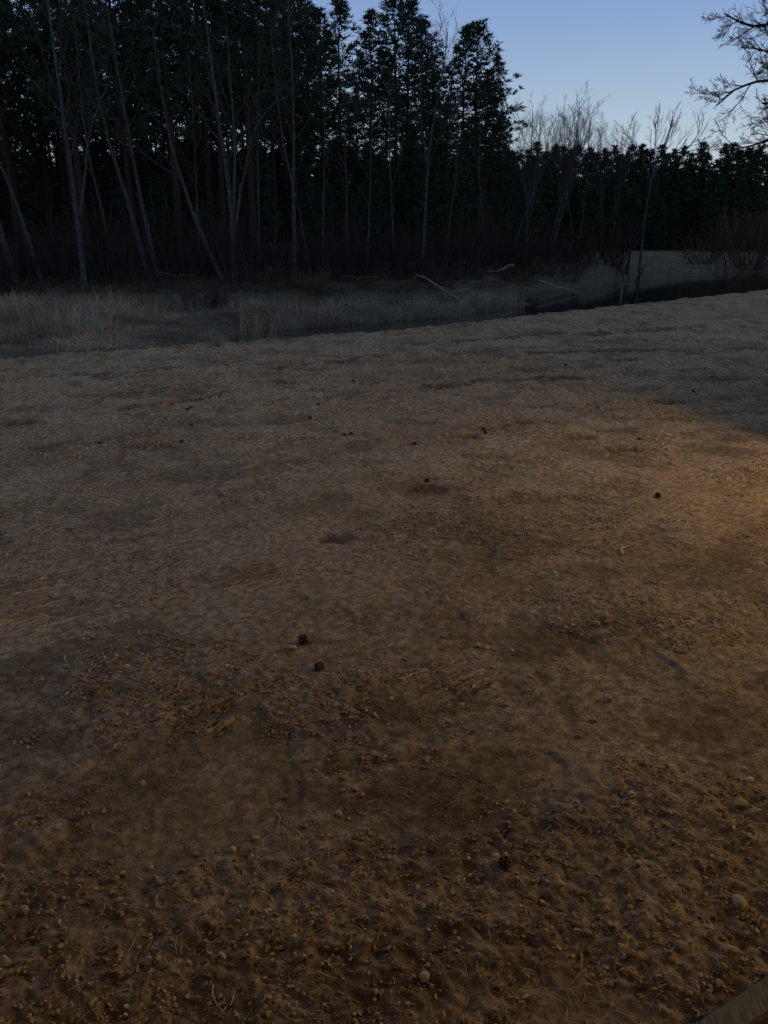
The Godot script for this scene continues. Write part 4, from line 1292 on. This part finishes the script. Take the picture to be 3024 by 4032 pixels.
	# stones one can point to: x, z, size, material, flat faced, label
	var st := [
		[0.743, -1.894, 0.024, "stone_white", 0, "tan-white oval stone in the lower right sand"], [0.09, -1.298, 0.03, "stone_yellow", 0, "yellowish oval stone at the bottom middle"], [1.051, -1.855, 0.040, "stone_tan", 0, "broad flat tan stone by the right edge"], [0.897, -1.506, 0.044, "stone_tan", 0, "largest rounded stone at the lower right with a shadowed side"],
		[0.49, -1.419, 0.028, "clod_brown", 1, "blocky clod right of the tiny white pebble"], [0.216, -1.347, 0.022, "stone_grey", 0, "grey stone up and right of the yellowish stone"], [0.579, -1.355, 0.024, "clod_brown", 0, "brown clod low at the right foreground"], [0.678, -1.627, 0.022, "stone_tan", 0, "tan pebble in the straw litter at the right"], [0.558, -1.49, 0.018, "stone_tan", 1, "small tan clod right of the white pebble under the cone"],
		[-0.506, -1.327, 0.036, "stone_white", 2, "pale upright triangular stone at the lower left"], [-0.552, -1.337, 0.028, "stone_grey", 1, "grey rough stone left of the triangular one"], [-0.452, -1.332, 0.014, "stone_tan", 1, "small pale stone right of the triangular one"], [-0.897, -1.474, 0.032, "stone_grey", 1, "wedge-shaped stone at the left edge"], [-0.829, -1.473, 0.016, "stone_tan", 1, "small pale stone right of the wedge-shaped one"], [-0.751, -1.976, 0.024, "stone_tan", 1, "angular pale stone at the left of the foreground"],
		[-0.417, -1.69, 0.024, "stone_yellow", 0, "ochre pebble at the head of the dark furrow"], [-0.458, -1.688, 0.022, "stone_grey", 0, "grey pebble left of the ochre one"], [-0.13, -1.951, 0.026, "clod_brown", 0, "left one of the two large clods atop the pebbly drift"], [-0.089, -1.96, 0.026, "clod_brown", 0, "right one of the two large clods atop the pebbly drift"], [-0.739, -1.646, 0.02, "stone_grey", 0, "round grey pebble at the lower left"], [-0.874, -1.327, 0.04, "stone_grey", 1, "flat grey chip at the bottom left edge"], [-0.03, -1.612, 0.02, "clod_brown", 0, "lone clod on the smooth middle foreground"],
		[-0.619, -2.676, 0.026, "stone_white", 3, "thin pale flake left of the pine cones"], [-0.379, -2.827, 0.036, "stone_yellow", 1, "tan chip tucked below the stalked cone"], [-0.371, -2.345, 0.022, "stone_tan", 0, "round tan pebble below the smaller cone"], [-0.72, -2.364, 0.032, "clod_brown", 0, "clod sitting on the ridged track"], [-1.089, -2.761, 0.022, "stone_tan", 1, "tan clod at the left above the smooth slab"], [-0.67, -2.597, 0.028, "clod_brown", 1, "brown clod just below the pale flake"],
		[0.397, -2.874, 0.031, "stone_tan", 0, "left of two tan pebbles right of the cones"], [0.432, -2.855, 0.031, "stone_tan", 0, "right of two tan pebbles right of the cones"], [0.534, -2.825, 0.02, "stone_white", 0, "pale pebble right of the two tan ones"], [0.431, -2.676, 0.026, "stone_tan", 0, "tan pebble below the two tan ones"], [0.98, -3.069, 0.054, "clod_brown", 1, "largest soil lump above the boot prints"], [0.924, -3.007, 0.04, "clod_brown", 1, "soil lump leaning on the largest one"], [0.294, -3.271, 0.053, "clod_brown", 1, "big crumbly soil lump up and right of the cones"],
		[0.83, -2.442, 0.034, "stone_grey", 0, "smooth grey pebble below the boot prints"], [0.659, -2.216, 0.025, "stone_orange", 0, "orange-brown pebble in the right middle sand"], [0.144, -2.112, 0.034, "stone_tan", 3, "tan splinter chip right of the pebbly drift"], [0.739, -2.311, 0.025, "clod_brown", 0, "brown clod above the orange-brown pebble"], [0.763, -4.094, 0.038, "stone_tan", 1, "pale clod beyond the green glass"]]
	var sd := 900
	for a in st:
		var sq: Vector3 = [Vector3(1, 0.62, 0.75), Vector3(1, 0.75, 0.85), Vector3(0.8, 1.15, 0.5), Vector3(1, 0.2, 0.6)][a[4]]
		var m: ArrayMesh
		if a[4] == 2:
			var q := MB.new()
			var A := Vector3(-0.36, -0.5, 0.2); var B := Vector3(0.42, -0.5, 0.14); var C := Vector3(-0.06, 0.62, -0.05); var D := Vector3(0.1, -0.5, -0.34)
			q.tri(A, C, B); q.tri(B, C, D); q.tri(D, C, A); q.tri(A, B, D)
			m = q.mesh(M[a[3]])
		else:
			m = stone_mesh(sd, 0.4, sq, M[a[3]], 2 if a[4] == 0 else 1, a[4] > 0)
		sd += 1
		var s: float = a[2]
		var turn := 0.0 if a[4] == 2 else r.randf() * TAU
		tag(part("stone", m, self, Transform3D(Basis(Vector3.UP, turn).scaled(Vector3(s, s, s)), Vector3(a[0], hgt(a[0], a[1]) + s * sq.y * 0.28, a[1]))), a[5], "clod" if a[3] == "clod_brown" else "stone")
	tag(part("glass_shard", stone_mesh(990, 0.5, Vector3(0.8, 0.35, 1.0), M.green_glass, 1, true), self, Transform3D(Basis.from_euler(Vector3(0.5, 0.4, 0.2)).scaled(Vector3.ONE * 0.019), Vector3(0.87, hgt(0.87, -3.593) + 0.006, -3.593))), "small bright green shard on the sand at the right", "shard")
	# sticks and stalks: ends, thickness, material, label
	var sk := [
		[1.281, -3.827, 1.357, -3.947, 0.0137, "straw", "thick pale stick end on the sand at the right"], [1.045, -3.87, 1.167, -3.789, 0.0083, "straw_dull", "long thin stick left of the thick pale one"], [0.309, -4.074, 0.484, -4.05, 0.0087, "straw_dull", "long curved stalk on the crumbly sand beyond the cones"], [-0.642, -3.091, -0.509, -3.071, 0.007, "straw", "pale straight stalk left of the stalked cone"], [-0.768, -2.586, -0.766, -2.489, 0.005, "straw", "pale stalk bent at the ridged track"], [-0.791, -2.566, -0.768, -2.586, 0.0045, "straw", "short stalk crossing the bent one"],
		[-1.434, -3.806, -1.342, -3.552, 0.006, "straw_dull", "long upright-looking stalk on the left sand"], [-1.067, -2.988, -1.042, -2.936, 0.006, "straw", "short bright stalk in the left crumbs"], [-1.309, -2.779, -1.279, -2.733, 0.006, "straw", "short bright stalk above the smooth left slab"], [-0.323, -1.851, -0.308, -1.767, 0.0045, "straw", "thin stalk left of the white pebble in the drift"], [-0.788, -1.762, -0.711, -1.756, 0.0043, "straw", "stalk on the dark left foreground"], [-0.383, -1.275, -0.347, -1.21, 0.004, "straw", "pale stalk at the bottom, left of the middle"], [-0.39, -1.22, -0.366, -1.237, 0.0033, "straw_dull", "short stalk crossing the pale bottom one"], [-0.432, -1.39, -0.384, -1.388, 0.0049, "straw", "bright stalk among the lower left straw"], [-0.457, -1.428, -0.432, -1.392, 0.0031, "straw_dull", "thin stalk above the bright lower left one"], [-0.658, -1.473, -0.552, -1.442, 0.0038, "straw_dull", "long dull stalk left of the lower straw"], [-0.858, -1.529, -0.821, -1.476, 0.0039, "straw_dull", "stalk pointing at the small pale stone"], [-0.577, -1.523, -0.57, -1.494, 0.0039, "straw", "short stalk above the long dull one"],
		[0.451, -1.658, 0.488, -1.586, 0.0069, "twig", "dark twig right of the half buried cone"], [0.352, -1.713, 0.388, -1.699, 0.005, "straw", "pale stalk above the half buried cone"], [0.749, -2.023, 0.729, -1.906, 0.004, "straw_dull", "thin stalk above the tan-white oval stone"], [0.889, -1.705, 0.958, -1.688, 0.0057, "straw_dull", "root end lying in the right litter"], [0.997, -1.696, 1.048, -1.744, 0.0042, "straw", "pale stalk at the right edge litter"], [0.441, -1.827, 0.449, -1.762, 0.0037, "straw_dull", "thin stalk left of the white pebble"], [0.241, -1.412, 0.293, -1.419, 0.0031, "straw_dull", "hair-thin stalk above the grey stone"], [-0.403, -2.658, -0.332, -2.649, 0.004, "straw_dull", "stalk left of the smaller cone"], [0.088, -1.491, 0.171, -1.48, 0.0032, "straw_dull", "thin stalk on the bare middle foreground"], [-0.492, -1.381, -0.448, -1.347, 0.003, "straw_dull", "thin stalk above the triangular stone"], [-0.168, -1.417, -0.108, -1.461, 0.0037, "straw_dull", "stalk beside the cream pebble's crumbs"], [-0.209, -1.461, -0.158, -1.45, 0.0032, "straw_dull", "thin stalk left of the cream pebble's crumbs"], [0.448, -1.264, 0.417, -1.228, 0.0028, "straw_dull", "thin stalk at the very bottom, right of the middle"], [0.365, -1.539, 0.341, -1.589, 0.0033, "straw_dull", "stalk under the half buried cone"], [-0.968, -2.159, -0.908, -2.106, 0.0042, "straw_dull", "stalk at the left edge of the foreground"], [-0.409, -2.106, -0.379, -2.017, 0.0042, "straw_dull", "thin stalk left of the drift"]]
	var q := 0
	for a in sk:
		var p := Vector3(a[0], hgt(a[0], a[1]) + a[4] * 0.6, a[1])
		var e := Vector3(a[2], hgt(a[2], a[3]) + a[4] * 0.6, a[3]) - p
		tag(part("twig" if a[5] == "twig" else "dry_stalk", stick(Vector3.ZERO, e, a[4] * 0.5, (0.12 if q % 3 else -0.15) * e.length(), 50 + q, M[a[5]], q % 4 == 1), self, Transform3D(Basis(), p)), a[6], "stalk", "stalks and twigs on the sand")
		q += 1
	# fine straw and needles, too many to count
	var sm := MB.new()
	sm.tube(PackedVector3Array([Vector3(-0.5, 0, 0), Vector3(-0.1, 0.05, 0.05), Vector3(0.5, 0, -0.03)]), PackedFloat32Array([0.02, 0.024, 0.012]), 4)
	var sm2 := sm.mesh(M.grass)
	var xf := []; var tn := []
	for k in 6500:
		var d := 1.05 + 4.5 * pow(r.randf(), 1.6)
		var x := r.randf_range(-0.6, 0.6) * (d + 0.6)
		var patch := nmid.get_noise_2d(x * 1.1 + 20.0, -d * 1.1)
		if r.randf() > 0.25 + 1.6 * patch: continue
		var ln := r.randf_range(0.012, 0.05)
		var b := Basis.from_euler(Vector3(r.randf_range(-0.15, 0.15), r.randf() * TAU, r.randf_range(-0.15, 0.15))).scaled(Vector3(ln, ln, ln))
		xf.append(Transform3D(b, Vector3(x, hgt(x, -d) + 0.002, -d)))
		var t := r.randf_range(0.5, 1.2)
		tn.append(Color(0.55 * t, 0.40 * t, 0.24 * t))
	scatter("needle_litter", sm2, xf, "fine dry straw and needles strewn over the sand", "litter", tn)
